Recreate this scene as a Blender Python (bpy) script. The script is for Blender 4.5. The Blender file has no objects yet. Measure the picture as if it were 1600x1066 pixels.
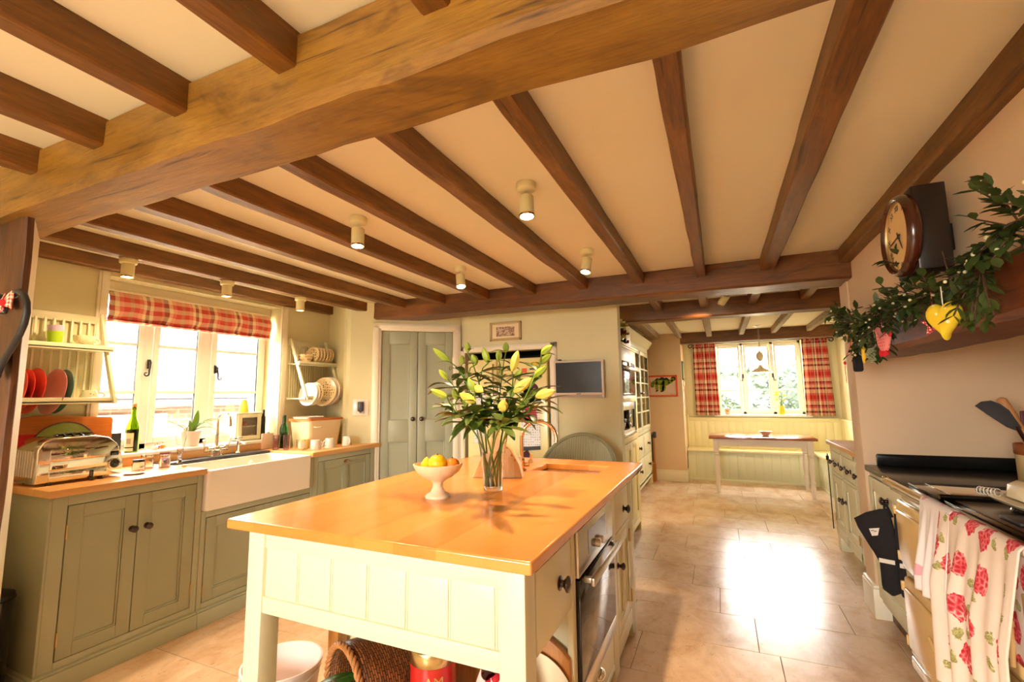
CAL=(.417996,.116661,-.012124)
SKYC=(1.0,.97,.91); SKYS=56.0; SUNS=45.0; SUND=(.22,.5,-.8); EXPO=-0.15
SPOTW=[78,78,78,78,24,20,13,120]; SPOTA=[85,85,85,85,150,150,150,70]
import bpy, bmesh, math, random
from mathutils import Vector, Matrix, noise as mnoise
R=math.radians; PI=math.pi
COL=bpy.context.scene.collection
random.seed(7)
OFF={}                      # world offset of every object (its base point while it is being built)
V=Vector

# ---------------------------------------------------------------- mesh builder
class MB:
    def __init__(s, o=(0,0,0), ax=(1,0,0), n=(0,1,0)):
        s.bm=bmesh.new(); s.o=V(o); s.ax=V(ax); s.n=V(n); s.up=V((0,0,1))
        s.uv=None
    def P(s,w,d,z): return s.o+s.ax*w+s.n*d+s.up*z
    def box(s,w0,w1,d0,d1,z0,z1,bev=0.0,seg=2):
        bm=s.bm
        vs=[bm.verts.new(s.P(w,d,z)) for z in (z0,z1) for d in (d0,d1) for w in (w0,w1)]
        fs=[bm.faces.new([vs[i] for i in q]) for q in ((0,2,3,1),(4,5,7,6),(0,1,5,4),(1,3,7,5),(3,2,6,7),(2,0,4,6))]
        if bev>0:
            bev=min(bev,.49*min(abs(w1-w0),abs(d1-d0),abs(z1-z0)))
            es=list({e for f in fs for e in f.edges})
            bmesh.ops.bevel(bm,geom=es,offset=bev,segments=seg,profile=.5,affect='EDGES')
        return s
    def loft(s,rings,close=True,cap=True):
        bm=s.bm; R_=[[bm.verts.new(p) for p in r] for r in rings]
        n=len(R_[0])
        for a,b in zip(R_,R_[1:]):
            for i in range(n if close else n-1):
                j=(i+1)%n
                try: bm.faces.new((a[i],a[j],b[j],b[i]))
                except ValueError: pass
        if cap and close:
            for r in (R_[0],R_[-1]):
                try: bm.faces.new(r)
                except ValueError: pass
        return s
    def lathe(s,prof,c=(0,0,0),seg=24,axis='z',cap=True):
        c=V(c); rings=[]
        for r,h in prof:
            ring=[]
            for i in range(seg):
                a=2*PI*i/seg; x,y=max(r,1e-5)*math.cos(a),max(r,1e-5)*math.sin(a)
                if axis=='z': p=(c.x+x,c.y+y,c.z+h)
                elif axis=='x': p=(c.x+h,c.y+x,c.z+y)
                else: p=(c.x+x,c.y+h,c.z+y)
                ring.append(s.P(*p))
            rings.append(ring)
        return s.loft(rings,True,cap)
    def tube(s,pts,r,seg=8,cap=True):
        pts=[s.P(*p) for p in pts]; n=len(pts)
        rr=r if isinstance(r,(list,tuple)) else [r]*n
        rings=[]; prev=None
        for i,p in enumerate(pts):
            t=(pts[min(i+1,n-1)]-pts[max(i-1,0)])
            if t.length<1e-9: t=V((0,0,1))
            t.normalize()
            if prev is None:
                u=t.cross(V((0,0,1)))
                if u.length<.1: u=t.cross(V((1,0,0)))
            else: u=prev-t*prev.dot(t)
            u.normalize(); prev=u; w=t.cross(u)
            rings.append([p+(u*math.cos(2*PI*k/seg)+w*math.sin(2*PI*k/seg))*rr[i] for k in range(seg)])
        return s.loft(rings,True,cap)
    def prism(s,poly,d0,d1,plane='wz',bev=0):
        """2-D outline (w,z) extruded from d0 to d1"""
        bm=s.bm
        def q(a,b,d): return s.P(a,d,b) if plane=='wz' else (s.P(a,b,d) if plane=='wd' else s.P(d,a,b))
        A=[bm.verts.new(q(a,b,d0)) for a,b in poly]; B=[bm.verts.new(q(a,b,d1)) for a,b in poly]
        fs=[bm.faces.new(A),bm.faces.new(B[::-1])]
        n=len(poly)
        for i in range(n): fs.append(bm.faces.new((A[i],B[i],B[(i+1)%n],A[(i+1)%n])))
        if bev>0:
            es=list({e for f in fs[:2] for e in f.edges})
            bmesh.ops.bevel(bm,geom=es,offset=bev,segments=2,profile=.5,affect='EDGES')
        return s
    def ball(s,c,r,seg=16,sq=(1,1,1)):
        prof=[]
        m=max(6,seg//2)
        c=V(c); rings=[]
        for i in range(m+1):
            a=-PI/2+PI*i/m
            rings.append([s.P(c.x+r*sq[0]*max(math.cos(a),1e-4)*math.cos(2*PI*k/seg),c.y+r*sq[1]*max(math.cos(a),1e-4)*math.sin(2*PI*k/seg),c.z+r*sq[2]*math.sin(a)) for k in range(seg)])
        return s.loft(rings,True,True)
    def grid(s,f,nu,nv,uvf=None):
        """sheet: f(u,v)->point, u,v in 0..1"""
        bm=s.bm; lay=bm.loops.layers.uv.verify()
        G=[[bm.verts.new(s.P(*f(i/nu,j/nv))) for j in range(nv+1)] for i in range(nu+1)]
        for i in range(nu):
            for j in range(nv):
                fc=bm.faces.new((G[i][j],G[i+1][j],G[i+1][j+1],G[i][j+1]))
                for l,(a,b) in zip(fc.loops,((i,j),(i+1,j),(i+1,j+1),(i,j+1))):
                    l[lay].uv=uvf(a/nu,b/nv) if uvf else (a/nu,b/nv)
        return s
    def leaf(s,p0,dirv,L,W,droop=.3,nrm=None,seg=4,fold=.25):
        """lance leaf from p0 along dirv"""
        p0=V(p0); t=V(dirv).normalized(); up=V((0,0,1)) if nrm is None else V(nrm)
        side=t.cross(up)
        if side.length<.05: side=t.cross(V((1,0,0)))
        side.normalize(); bm=s.bm; rows=[]
        p=p0.copy()
        for i in range(seg+1):
            k=i/seg; w=W*math.sin(PI*min(1,(k*.92+.05)))**.8
            nn=side.cross(t).normalized()
            rows.append([bm.verts.new(p-side*w+nn*w*fold),bm.verts.new(p),bm.verts.new(p+side*w+nn*w*fold)])
            p=p+t*(L/seg); t=(t+V((0,0,-droop/seg))).normalized()
        for a,b in zip(rows,rows[1:]):
            for i in (0,1): bm.faces.new((a[i],a[i+1],b[i+1],b[i]))
        return s
    def build(s,name,mat,parent=None,smooth=35,solid=0,sub=0,recalc=True):
        bm=s.bm
        bmesh.ops.remove_doubles(bm,verts=bm.verts,dist=1e-6)
        if recalc: bmesh.ops.recalc_face_normals(bm,faces=bm.faces)
        off=OFF.get(parent.name,V((0,0,0))) if parent else V((0,0,0))
        base=off.copy()
        if parent is None:      # a thing of one mesh: origin at the middle of its base
            xs=[v.co for v in bm.verts]
            base=V(((min(v.x for v in xs)+max(v.x for v in xs))/2,(min(v.y for v in xs)+max(v.y for v in xs))/2,min(v.z for v in xs)))
        for v in bm.verts: v.co-=base
        me=bpy.data.meshes.new(name); bm.to_mesh(me); bm.free()
        for m in (mat if isinstance(mat,(list,tuple)) else [mat]): me.materials.append(m)
        o=bpy.data.objects.new(name,me); COL.objects.link(o)
        if parent: o.parent=parent; OFF[o.name]=off
        else: o.location=base; OFF[o.name]=base
        if smooth:
            for p in me.polygons: p.use_smooth=True
            me.set_sharp_from_angle(angle=R(smooth))
        if solid:
            m=o.modifiers.new('thickness','SOLIDIFY'); m.thickness=solid; m.offset=0
        if sub:
            m=o.modifiers.new('smoothing','SUBSURF'); m.levels=sub; m.render_levels=sub
        return o

def tag(o,label,cat,group=None,kind=None):
    if label: o['label']=label
    if cat: o['category']=cat
    if group: o['group']=group
    if kind: o['kind']=kind
    return o
def thing(name,label,cat,loc=(0,0,0),group=None):
    o=bpy.data.objects.new(name,None); COL.objects.link(o); o.location=loc
    o.empty_display_size=.05; OFF[o.name]=V(loc)
    return tag(o,label,cat,group)
def struct(o,label=None,cat=None): 
    o['kind']='structure'
    if label: o['label']=label
    if cat: o['category']=cat
    return o
def dup(root,loc,rotz=None,label=None,group=None,scale=None):
    def cp(o,par):
        c=o.copy(); COL.objects.link(c)
        if par: c.parent=par
        for ch in o.children: cp(ch,c)
        return c
    r=cp(root,None); r.location=loc
    if rotz is not None: r.rotation_euler=(0,0,rotz)
    if scale: r.scale=(scale,)*3
    if label: r['label']=label
    if group: r['group']=group
    return r

# ---------------------------------------------------------------- materials
MAT={}
def lin(c): return tuple((x/12.92 if x<=.04045 else ((x+.055)/1.055)**2.4) for x in c)
def rgb(r,g,b): return lin((r/255,g/255,b/255))
class NT:
    def __init__(s,name):
        s.m=bpy.data.materials.new(name); s.m.use_nodes=True; s.t=s.m.node_tree
        s.b=s.t.nodes['Principled BSDF']; s.out=s.t.nodes['Material Output']
    def n(s,typ,**kw):
        x=s.t.nodes.new('ShaderNode'+typ)
        for k,v in kw.items():
            if k in x.inputs.keys() if isinstance(k,str) and k[0].isupper() else False: x.inputs[k].default_value=v
            else: setattr(x,k,v)
        return x
    def l(s,a,b): s.t.links.new(a,b)
    def coord(s,kind='Object',scale=(1,1,1)):
        tc=s.n('TexCoord'); mp=s.n('Mapping'); mp.inputs['Scale'].default_value=scale
        s.l(tc.outputs[kind],mp.inputs['Vector']); return mp.outputs['Vector']
    def noise(s,vec,scale=5,detail=4,rough=.6,dist=0):
        x=s.n('TexNoise'); x.inputs['Scale'].default_value=scale; x.inputs['Detail'].default_value=detail
        x.inputs['Roughness'].default_value=rough; x.inputs['Distortion'].default_value=dist
        s.l(vec,x.inputs['Vector']); return x.outputs['Fac']
    def ramp(s,fac,stops,interp='LINEAR'):
        x=s.n('ValToRGB'); cr=x.color_ramp; cr.interpolation=interp
        while len(cr.elements)<len(stops): cr.elements.new(.5)
        for e,(p,c) in zip(cr.elements,stops):
            e.position=p; e.color=(*c,1) if len(c)==3 else c
        s.l(fac,x.inputs['Fac']); return x.outputs['Color']
    def mix(s,fac,a,b,mode='MIX'):
        x=s.n('Mix'); x.data_type='RGBA'; x.blend_type=mode
        for sk,v in ((0,fac),(6,a),(7,b)):
            if hasattr(v,'is_linked') or hasattr(v,'links'): s.l(v,x.inputs[sk])
            elif sk==0: x.inputs[0].default_value=v
            else: x.inputs[sk].default_value=(*v,1)
        return x.outputs[2]
    def math(s,op,a,b=0):
        x=s.n('Math'); x.operation=op
        for i,v in enumerate((a,b)):
            if hasattr(v,'links'): s.l(v,x.inputs[i])
            else: x.inputs[i].default_value=v
        return x.outputs[0]
    def bump(s,h,strength=.2,dist=.01):
        x=s.n('Bump'); x.inputs['Strength'].default_value=strength; x.inputs['Distance'].default_value=dist
        s.l(h,x.inputs['Height']); s.l(x.outputs['Normal'],s.b.inputs['Normal'])
    def fin(s,col=None,rough=.5,metal=0,coat=0,**kw):
        if col is not None:
            if hasattr(col,'links'): s.l(col,s.b.inputs['Base Color'])
            else: s.b.inputs['Base Color'].default_value=(*col,1)
        s.b.inputs['Roughness'].default_value=rough; s.b.inputs['Metallic'].default_value=metal
        if coat: s.b.inputs['Coat Weight'].default_value=coat; s.b.inputs['Coat Roughness'].default_value=.12
        for k,v in kw.items(): s.b.inputs[k].default_value=v
        MAT[s.m.name]=s.m
        return s.m
def paint(name,c,rough=.5,var=.05,scale=3,bump=.0,bscale=60,metal=0,coat=0,**kw):
    t=NT(name); vec=t.coord()
    f=t.noise(vec,scale,5)
    a=tuple(min(1,x*(1-var)) for x in c); b=tuple(min(1,x*(1+var)) for x in c)
    if bump: t.bump(t.noise(vec,bscale,4),bump,.004)
    return t.fin(t.ramp(f,[(.3,a),(.7,b)]),rough,metal,coat,**kw)
def wood(name,dark,mid,light,axis='y',stretch=9,fine=7,rough=.45,coat=0,patch=.5,stave=None,bump=.12,crack=0):
    t=NT(name); i='xyz'.index(axis); sc=[fine]*3; sc[i]=fine/stretch
    vec=t.coord('Object',sc)
    g=t.noise(vec,2.2,9,.65,1.2)
    col=t.ramp(g,[(.25,dark),(.48,mid),(.72,light)])
    if patch:
        p=t.noise(t.coord('Object',[x*.35 for x in sc]),1.5,4,.6,.6)
        col=t.mix(patch,col,t.ramp(p,[(.3,tuple(x*.55 for x in mid)),(.55,mid),(.8,tuple(min(1,x*1.25) for x in light))]),'MIX')
    fine_=t.noise(t.coord('Object',[(60 if k!=i else 3) for k in range(3)]),3,4,.7)
    col=t.mix(.42 if crack else .22,col,t.ramp(fine_,[(.32,(.35,.3,.25)),(.56,(1,1,1))]),'MULTIPLY')
    if stave:
        ax,w=stave
        tc=t.n('TexCoord'); sx=t.n('SeparateXYZ'); t.l(tc.outputs['Object'],sx.inputs[0])
        k=t.math('FLOOR',t.math('DIVIDE',sx.outputs['xyz'.index(ax)],w))
        wn=t.n('TexWhiteNoise'); wn.noise_dimensions='1D'; t.l(k,wn.inputs['W'])
        col=t.mix(.5,col,t.ramp(wn.outputs['Value'],[(0,tuple(x*.8 for x in mid)),(1,tuple(min(1,x*1.15) for x in light))]))
    if crack:
        sc2=[22]*3; sc2[i]=1.1
        ck_=t.noise(t.coord('Object',sc2),1.6,3,.55,.8)
        col=t.mix(crack,col,t.ramp(ck_,[(.30,(.12,.09,.06)),(.36,(.75,.7,.65)),(.42,(1,1,1))]),'MULTIPLY')
        bl_=t.noise(t.coord('Object',[5 if k!=i else 2.2 for k in range(3)]),1,6,.72,1.0)
        col=t.mix(crack*.9,col,t.ramp(bl_,[(.28,(.48,.40,.32)),(.45,(.92,.90,.86)),(.60,(1.12,1.1,1.0)),(.78,(.78,.70,.60))]),'MULTIPLY')
        kn=t.noise(t.coord('Object',[3.2 if k!=i else 1.4 for k in range(3)]),1,3,.6,2.5)
        col=t.mix(crack*.8,col,t.ramp(kn,[(.30,(.45,.36,.28)),(.40,(1,1,1)),(.62,(1,1,1)),(.72,(1.25,1.2,1.05))]),'MULTIPLY')
    if bump: t.bump(g,bump,.01)
    return t.fin(col,rough,0,coat)
def glass(name,c=(1,1,1),rough=0.0,ior=1.45):
    t=NT(name); t.b.inputs['Transmission Weight'].default_value=1; t.b.inputs['IOR'].default_value=ior
    return t.fin(c,rough)
def pane_glass(name,c=(1,1,1),gloss=.08):
    """thin flat pane: mostly lets light straight through, with a weak mirror reflection"""
    t=NT(name); tr=t.n('BsdfTransparent'); tr.inputs[0].default_value=(*c,1)
    gl=t.n('BsdfGlossy'); gl.inputs['Roughness'].default_value=.02
    mx=t.n('MixShader'); mx.inputs[0].default_value=gloss
    t.l(tr.outputs[0],mx.inputs[1]); t.l(gl.outputs[0],mx.inputs[2]); t.l(mx.outputs[0],t.out.inputs['Surface'])
    MAT[name]=t.m; return t.m
def emit(name,c,strength):
    t=NT(name); t.b.inputs['Emission Color'].default_value=(*c,1); t.b.inputs['Emission Strength'].default_value=strength
    return t.fin(c,.4)

wallp=paint('cream_wall_paint',rgb(220,212,168),.75,.03,1.5,.06,90)
wallp2=paint('plaster_wall_paint',rgb(224,194,158),.8,.04,1.2,.08,40)
ceilp=paint('ceiling_paint',rgb(236,228,198),.8,.02,1.0,.03,60)
gloss_cream=paint('cream_gloss_paint',rgb(240,228,188),.32,.02,2)
trimw=paint('trim_white_paint',rgb(240,230,205),.38,.02,2)
sage=paint('sage_green_paint',rgb(174,175,148),.42,.03,2)
sage_door=paint('sage_door_paint',rgb(166,167,140),.42,.03,2)
cream_cab=paint('pale_cream_cabinet_paint',rgb(224,218,182),.4,.02,2)
yellow_cream=paint('buttermilk_paint',rgb(240,224,160),.42,.02,2)
settle_green=paint('settle_green_paint',rgb(222,222,186),.42,.02,2)
settle_cream=paint('settle_cream_paint',rgb(240,230,178),.42,.02,2)
oakY=wood('dark_oak_along_y',rgb(46,27,8),rgb(118,74,24),rgb(170,112,42),'y',9,6,.45,0,.45,None,.2,.75)
oakX=wood('dark_oak_along_x',rgb(42,23,8),rgb(104,61,22),rgb(150,92,36),'x',9,6,.45,0,.45,None,.2,.75)
oakBig=wood('golden_oak_beam',rgb(78,48,12),rgb(146,104,34),rgb(182,140,58),'x',5,3.2,.5,0,.5,None,.4,.8)
oakZ=wood('dark_oak_post',rgb(40,22,8),rgb(92,54,22),rgb(128,80,36),'z',8,6,.55,0,.5,None,.3,.8)
oakGrey=wood('weathered_oak_along_y',rgb(92,72,48),rgb(146,120,84),rgb(184,160,118),'y',9,6,.6,0,.4,None,.2,.6)
mantelw=wood('mantel_oak',rgb(56,22,8),rgb(116,54,20),rgb(146,76,30),'y',8,5,.5,0,.45,None,.3,.7)
beech=wood('beech_worktop',rgb(214,150,84),rgb(232,174,106),rgb(242,190,124),'y',8,3,.36,.0,.2,('x',.16),.03)
maple=wood('oiled_island_top',rgb(204,118,46),rgb(222,140,58),rgb(232,158,78),'y',8,2.5,.26,.3,.4,('x',.155),.02)
boardw=wood('chopping_board_wood',rgb(150,76,20),rgb(200,112,36),rgb(222,138,56),'y',7,5,.4,0,.4)
palew=wood('pale_knife_block_wood',rgb(200,150,90),rgb(226,184,124),rgb(238,204,150),'z',7,6,.45,0,.2)
bamboo=wood('bamboo_board',rgb(150,86,30),rgb(196,128,56),rgb(222,160,84),'z',9,8,.4,0,.3)
tablew=wood('scrubbed_table_top',rgb(120,62,36),rgb(160,92,58),rgb(190,120,84),'x',9,5,.2,.5,.3)
spoonw=wood('wooden_spoon_wood',rgb(170,106,52),rgb(206,142,82),rgb(222,164,104),'z',8,8,.5,0,.2)
chrome=paint('polished_chrome',(.86,.83,.78),.08,.02,3,metal=1)
steel=paint('brushed_steel',(.66,.62,.56),.28,.05,20,metal=1)
copper=paint('warm_brass_tap',(.80,.56,.36),.12,.03,3,metal=1)
brass=paint('antique_brass',(.56,.42,.2),.35,.08,20,metal=1)
pewter=paint('pewter_cup_handle',(.52,.46,.38),.3,.06,20,metal=1)
iron=paint('black_iron',(.02,.018,.016),.5,.2,20,.1)
knobw=paint('dark_wood_knob',rgb(52,22,14),.22,.2,20,coat=.5)
enamel_w=paint('white_fireclay',rgb(250,238,222),.18,.01,2,coat=.4)
china=paint('white_china',rgb(240,232,216),.2,.01,3,coat=.3)
china_cream=paint('cream_china',rgb(242,226,186),.25,.02,3,coat=.3)
slate=paint('dark_slate',(.045,.045,.05),.35,.15,8,.05)
black_gl=paint('black_enamel',(.008,.007,.006),.1,.1,5,coat=.6)
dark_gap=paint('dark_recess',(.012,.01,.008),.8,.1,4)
aga=paint('cream_enamel',rgb(228,190,122),.2,.02,3,coat=.6)
screen=paint('dark_screen',(.012,.012,.014),.25,.05,3)
silverp=paint('silver_plastic',rgb(214,200,184),.35,.02,5)
ovenglass=paint('black_oven_glass',(.012,.009,.007),.06,.05,3,coat=.5)
win_glare=paint('window_glare_white',rgb(250,248,240),.35,.01,2)  # trim paint made whiter, imitating daylight glare on window frames and sills
granite=paint('polished_granite',(.010,.009,.008),.22,.2,40,**{'Specular IOR Level':.18})
fabric_dark=paint('black_mitt_fabric',(.012,.01,.012),.9,.2,60,.3,200)
whitefab=paint('white_label_fabric',rgb(236,226,212),.9,.03,30)
# ---------------------------------------------------------------- patterned materials
def plaid(name,pu,pv,stops_u,stops_v,rough=.85,trans=.0):
    t=NT(name); tc=t.n('TexCoord'); sx=t.n('SeparateXYZ'); t.l(tc.outputs['UV'],sx.inputs[0])
    fu=t.math('FRACT',t.math('DIVIDE',sx.outputs[0],pu)); fv=t.math('FRACT',t.math('DIVIDE',sx.outputs[1],pv))
    cu=t.ramp(fu,stops_u,'CONSTANT'); cv=t.ramp(fv,stops_v,'CONSTANT')
    col=t.mix(.5,cu,cv)
    wv=t.noise(t.coord('UV',(900,900,900)),1,2); t.bump(wv,.15,.002)
    if trans:
        tl=t.n('BsdfTranslucent'); t.l(col,tl.inputs[0]); mx=t.n('MixShader'); mx.inputs[0].default_value=trans
        m=t.fin(col,rough); t.l(t.b.outputs[0],mx.inputs[1]); t.l(tl.outputs[0],mx.inputs[2]); t.l(mx.outputs[0],t.out.inputs['Surface']); return m
    return t.fin(col,rough)
RED=rgb(206,30,34); MAR=rgb(110,22,26); PNK=rgb(226,120,104); CRM=rgb(244,224,186); TAN=rgb(182,132,92)
plaid_u=[(0,MAR),(.09,CRM),(.17,PNK),(.25,RED),(.36,TAN),(.43,RED),(.52,PNK),(.60,CRM),(.66,MAR),(.73,CRM),(.80,RED),(.95,PNK)]
plaid_v=[(0,CRM),(.30,PNK),(.42,RED),(.62,PNK),(.72,CRM),(.90,MAR)]
blind_cloth=plaid('red_plaid_blind_cloth',.33,.075,plaid_u,[(0,CRM),(.5,rgb(216,112,96))],.85,.12)
curtain_cloth=plaid('red_plaid_curtain_cloth',.42,.36,plaid_u,[(0,CRM),(.12,MAR),(.2,CRM),(.36,PNK),(.46,RED),(.62,PNK),(.7,CRM),(.86,MAR),(.92,PNK)],.85,.12)
gingham=plaid('red_gingham_cloth',.012,.012,[(0,RED),(.5,CRM)],[(0,RED),(.5,CRM)])
def floral():
    t=NT('floral_tea_towel_cloth'); uv=t.coord('UV',(1,1,1))
    wob=t.noise(t.coord('UV',(14,14,14)),1,3,.6)
    base=t.mix(.5,t.ramp(t.noise(t.coord('UV',(3,3,3)),2,3),[(.3,rgb(236,212,190)),(.7,rgb(250,236,220))]),rgb(244,226,208))
    def cells(scale,seed):
        mp=t.n('Mapping'); mp.inputs['Location'].default_value=(seed,seed*1.7,0); mp.inputs['Scale'].default_value=(scale,scale*.8,1); t.l(uv,mp.inputs[0])
        ad=t.mix(.08,mp.outputs[0],t.ramp(wob,[(0,(0,0,0)),(1,(1,1,1))]),'ADD')
        v=t.n('TexVoronoi'); v.voronoi_dimensions='2D'; v.inputs['Scale'].default_value=1; v.inputs['Randomness'].default_value=.55; t.l(ad,v.inputs['Vector'])
        return v
    lv=cells(15,3.3); lx=t.n('SeparateXYZ'); t.l(lv.outputs['Color'],lx.inputs[0]); le=t.math('ADD',lv.outputs['Distance'],t.math('MULTIPLY',t.math('SUBTRACT',t.noise(t.coord('UV',(45,45,45)),1,3),.5),.55)); lf=t.math('MULTIPLY',t.math('LESS_THAN',le,.20),t.math('GREATER_THAN',lx.outputs[1],.40))
    ln=t.noise(t.coord('UV',(60,60,60)),1,2,.6,2)
    leafc=t.ramp(ln,[(.4,rgb(196,190,120)),(.55,rgb(136,128,64)),(.62,rgb(226,214,160))])
    col=t.mix(lf,base,leafc)
    rs=cells(8.6,0.35)
    edge=t.noise(t.coord('UV',(38,38,38)),1,3,.6)
    dd=t.math('ADD',rs.outputs['Distance'],t.math('MULTIPLY',t.math('SUBTRACT',edge,.5),.30))
    sx=t.n('SeparateXYZ'); t.l(rs.outputs['Color'],sx.inputs[0])
    keep=t.math('GREATER_THAN',sx.outputs[0],.15)
    rm=t.math('MULTIPLY',t.math('LESS_THAN',dd,.285),keep)
    pv=t.n('TexVoronoi'); pv.voronoi_dimensions='2D'; pv.feature='DISTANCE_TO_EDGE'; pv.inputs['Scale'].default_value=62; t.l(uv,pv.inputs['Vector'])
    shade=t.math('ADD',t.math('MULTIPLY',pv.outputs['Distance'],.8),t.math('MULTIPLY',t.noise(t.coord('UV',(24,24,24)),1,2),.75))
    rosec=t.ramp(shade,[(.30,rgb(250,196,190)),(.40,rgb(236,120,124)),(.55,rgb(222,64,74)),(.72,rgb(196,34,50))])
    col=t.mix(rm,col,rosec)
    t.bump(t.noise(t.coord('UV',(700,700,700)),1,2),.2,.002)
    return t.fin(col,.85)
floral_m=floral()
def dots(name,base,dot,scale,thr,coord='Object',rough=.3,coat=.3,rnd=.4):
    t=NT(name); v=t.n('TexVoronoi'); v.inputs['Scale'].default_value=scale; v.inputs['Randomness'].default_value=rnd
    t.l(t.coord(coord),v.inputs['Vector'])
    return t.fin(t.ramp(v.outputs['Distance'],[(0,dot),(thr,dot),(thr+.03,base)]),rough,0,coat)
spotty=dots('spotted_china',rgb(232,208,158),rgb(70,40,24),42,.24)
pinkdot=dots('pink_dotted_felt',rgb(226,130,124),rgb(170,50,54),75,.2,'Object',.9,0,.1)
yellowdot=dots('yellow_daisy_cotton',rgb(232,200,40),rgb(250,240,190),28,.13,'Object',.9,0,.8)
redpolka=dots('red_dotted_bag_cloth',rgb(236,214,204),rgb(196,20,34),30,.42,'Object',.7,0,.6)
palecloth=dots('pale_pink_print_cloth',rgb(240,230,224),rgb(228,168,178),13,.26,'UV',.9,0,.9)
def wicker():
    t=NT('brown_wicker'); vec=t.coord('UV',(1,1,1))
    br=t.n('TexBrick'); br.inputs['Scale'].default_value=1; br.offset=.5
    br.inputs['Brick Width'].default_value=.026; br.inputs['Row Height'].default_value=.0085; br.inputs['Mortar Size'].default_value=.0016
    br.inputs['Color1'].default_value=(*rgb(168,104,54),1); br.inputs['Color2'].default_value=(*rgb(112,62,30),1); br.inputs['Mortar'].default_value=(*rgb(26,12,6),1)
    wv_=t.mix(.012,vec,t.ramp(t.noise(t.coord('UV',(16,40,1)),1,2),[(0,(0,0,0)),(1,(1,1,1))]),'ADD'); t.l(wv_,br.inputs['Vector']); t.bump(br.outputs['Fac'],-.9,.006)
    return t.fin(br.outputs['Color'],.4)
wick=wicker()
wick_l=paint('pale_wicker_rim',rgb(176,116,62),.45,.2,60,.4,80)
def loom():
    t=NT('sage_woven_loom'); w=t.n('TexWave'); w.bands_direction='X'; w.inputs['Scale'].default_value=11; w.inputs['Distortion'].default_value=.4
    t.l(t.coord('UV',(2,1,1)),w.inputs['Vector'])
    t.bump(w.outputs['Fac'],.7,.006)
    return t.fin(t.ramp(w.outputs['Fac'],[(.15,rgb(158,158,126)),(.7,rgb(206,204,172))]),.6)
loom_m=loom()
def leafm(name,a,b,rough=.4):
    t=NT(name); return t.fin(t.ramp(t.noise(t.coord(),9,4),[(.3,a),(.7,b)]),rough,0,0,**{'Specular IOR Level':.4})
lily_leaf=leafm('lily_leaf_green',rgb(40,66,18),rgb(92,112,36))
lily_stem_m=leafm('lily_stem_green',rgb(78,110,32),rgb(120,150,54))
lily_bud=leafm('lily_bud_green_yellow',rgb(120,150,36),rgb(176,190,70))
lily_bud2=leafm('lily_bud_opening_yellow',rgb(206,190,64),rgb(236,220,110))
mistle=leafm('garland_leaf_green',rgb(30,46,18),rgb(74,90,36),.45)
twig=paint('brown_twig',rgb(74,48,26),.7,.2,30)
berry=paint('white_berry',rgb(226,214,170),.3,.05,30)
leek=leafm('leek_leaf_green',rgb(24,54,14),rgb(76,108,34),.35)
lemon=paint('lemon_skin',rgb(240,190,24),.4,.08,20,.2,120)
orange_m=paint('orange_skin',rgb(232,128,20),.45,.08,20,.25,140)
stonebowl=paint('cream_marble',rgb(232,206,168),.4,.10,14,.05,60)
travertine=None
def tilemat():
    t=NT('travertine_tile'); geo=t.n('NewGeometry')
    vec=t.coord('Object',(1,1,1))
    big=t.noise(t.coord('Object',(2.8,1.9,1)),2,7,.68,.3)
    col=t.ramp(big,[(.25,rgb(196,158,126)),(.45,rgb(222,188,156)),(.6,rgb(236,208,180)),(.8,rgb(212,178,146))])
    pits=t.noise(t.coord('Object',(6,4.5,1)),5,9,.78,.2)
    col=t.mix(.8,col,t.ramp(pits,[(.30,(.42,.3,.2)),(.40,(1,1,1))]),'MULTIPLY')
    col=t.mix(.55,col,t.ramp(geo.outputs['Random Per Island'],[(0,(.80,.76,.70)),(.5,(.95,.93,.90)),(1,(1,1,1))]),'MULTIPLY')
    fn=t.noise(vec,30,3)
    t.l(t.math('ADD',t.math('MULTIPLY',fn,.10),.13),t.b.inputs['Roughness'])
    m=t.fin(col,.2); t.l(t.math('ADD',t.math('MULTIPLY',fn,.14),.17),t.b.inputs['Roughness'])
    return m
travertine=tilemat()
grout=paint('tile_grout',rgb(136,106,80),.8,.1,20)
def rooftiles():
    t=NT('neighbour_roof_tiles'); br=t.n('TexBrick'); br.inputs['Scale'].default_value=1
    br.inputs['Brick Width'].default_value=.22; br.inputs['Row Height'].default_value=.17; br.inputs['Mortar Size'].default_value=.028
    br.inputs['Color1'].default_value=(.125,.112,.115,1); br.inputs['Color2'].default_value=(.11,.10,.10,1); br.inputs['Mortar'].default_value=(.05,.038,.042,1)
    t.l(t.coord('UV'),br.inputs['Vector']); return t.fin(br.outputs['Color'],.8)
roofm=rooftiles()
def bricks():
    t=NT('neighbour_brickwork'); br=t.n('TexBrick'); br.inputs['Scale'].default_value=1
    br.inputs['Brick Width'].default_value=.22; br.inputs['Row Height'].default_value=.075; br.inputs['Mortar Size'].default_value=.01
    br.inputs['Color1'].default_value=(.15,.075,.055,1); br.inputs['Color2'].default_value=(.12,.065,.05,1); br.inputs['Mortar'].default_value=(.16,.14,.12,1)
    t.l(t.coord('UV'),br.inputs['Vector']); return t.fin(br.outputs['Color'],.9)
brickm=bricks()
hedge_leaf=leafm('hedge_leaf_green',rgb(52,66,56),rgb(98,114,100),.6)
bounce_ground_m=leafm('pale_bounce_ground',rgb(150,142,124),rgb(186,178,158),.9)  # outside ground made pale so sunlight bounces onto the ceilings

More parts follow.
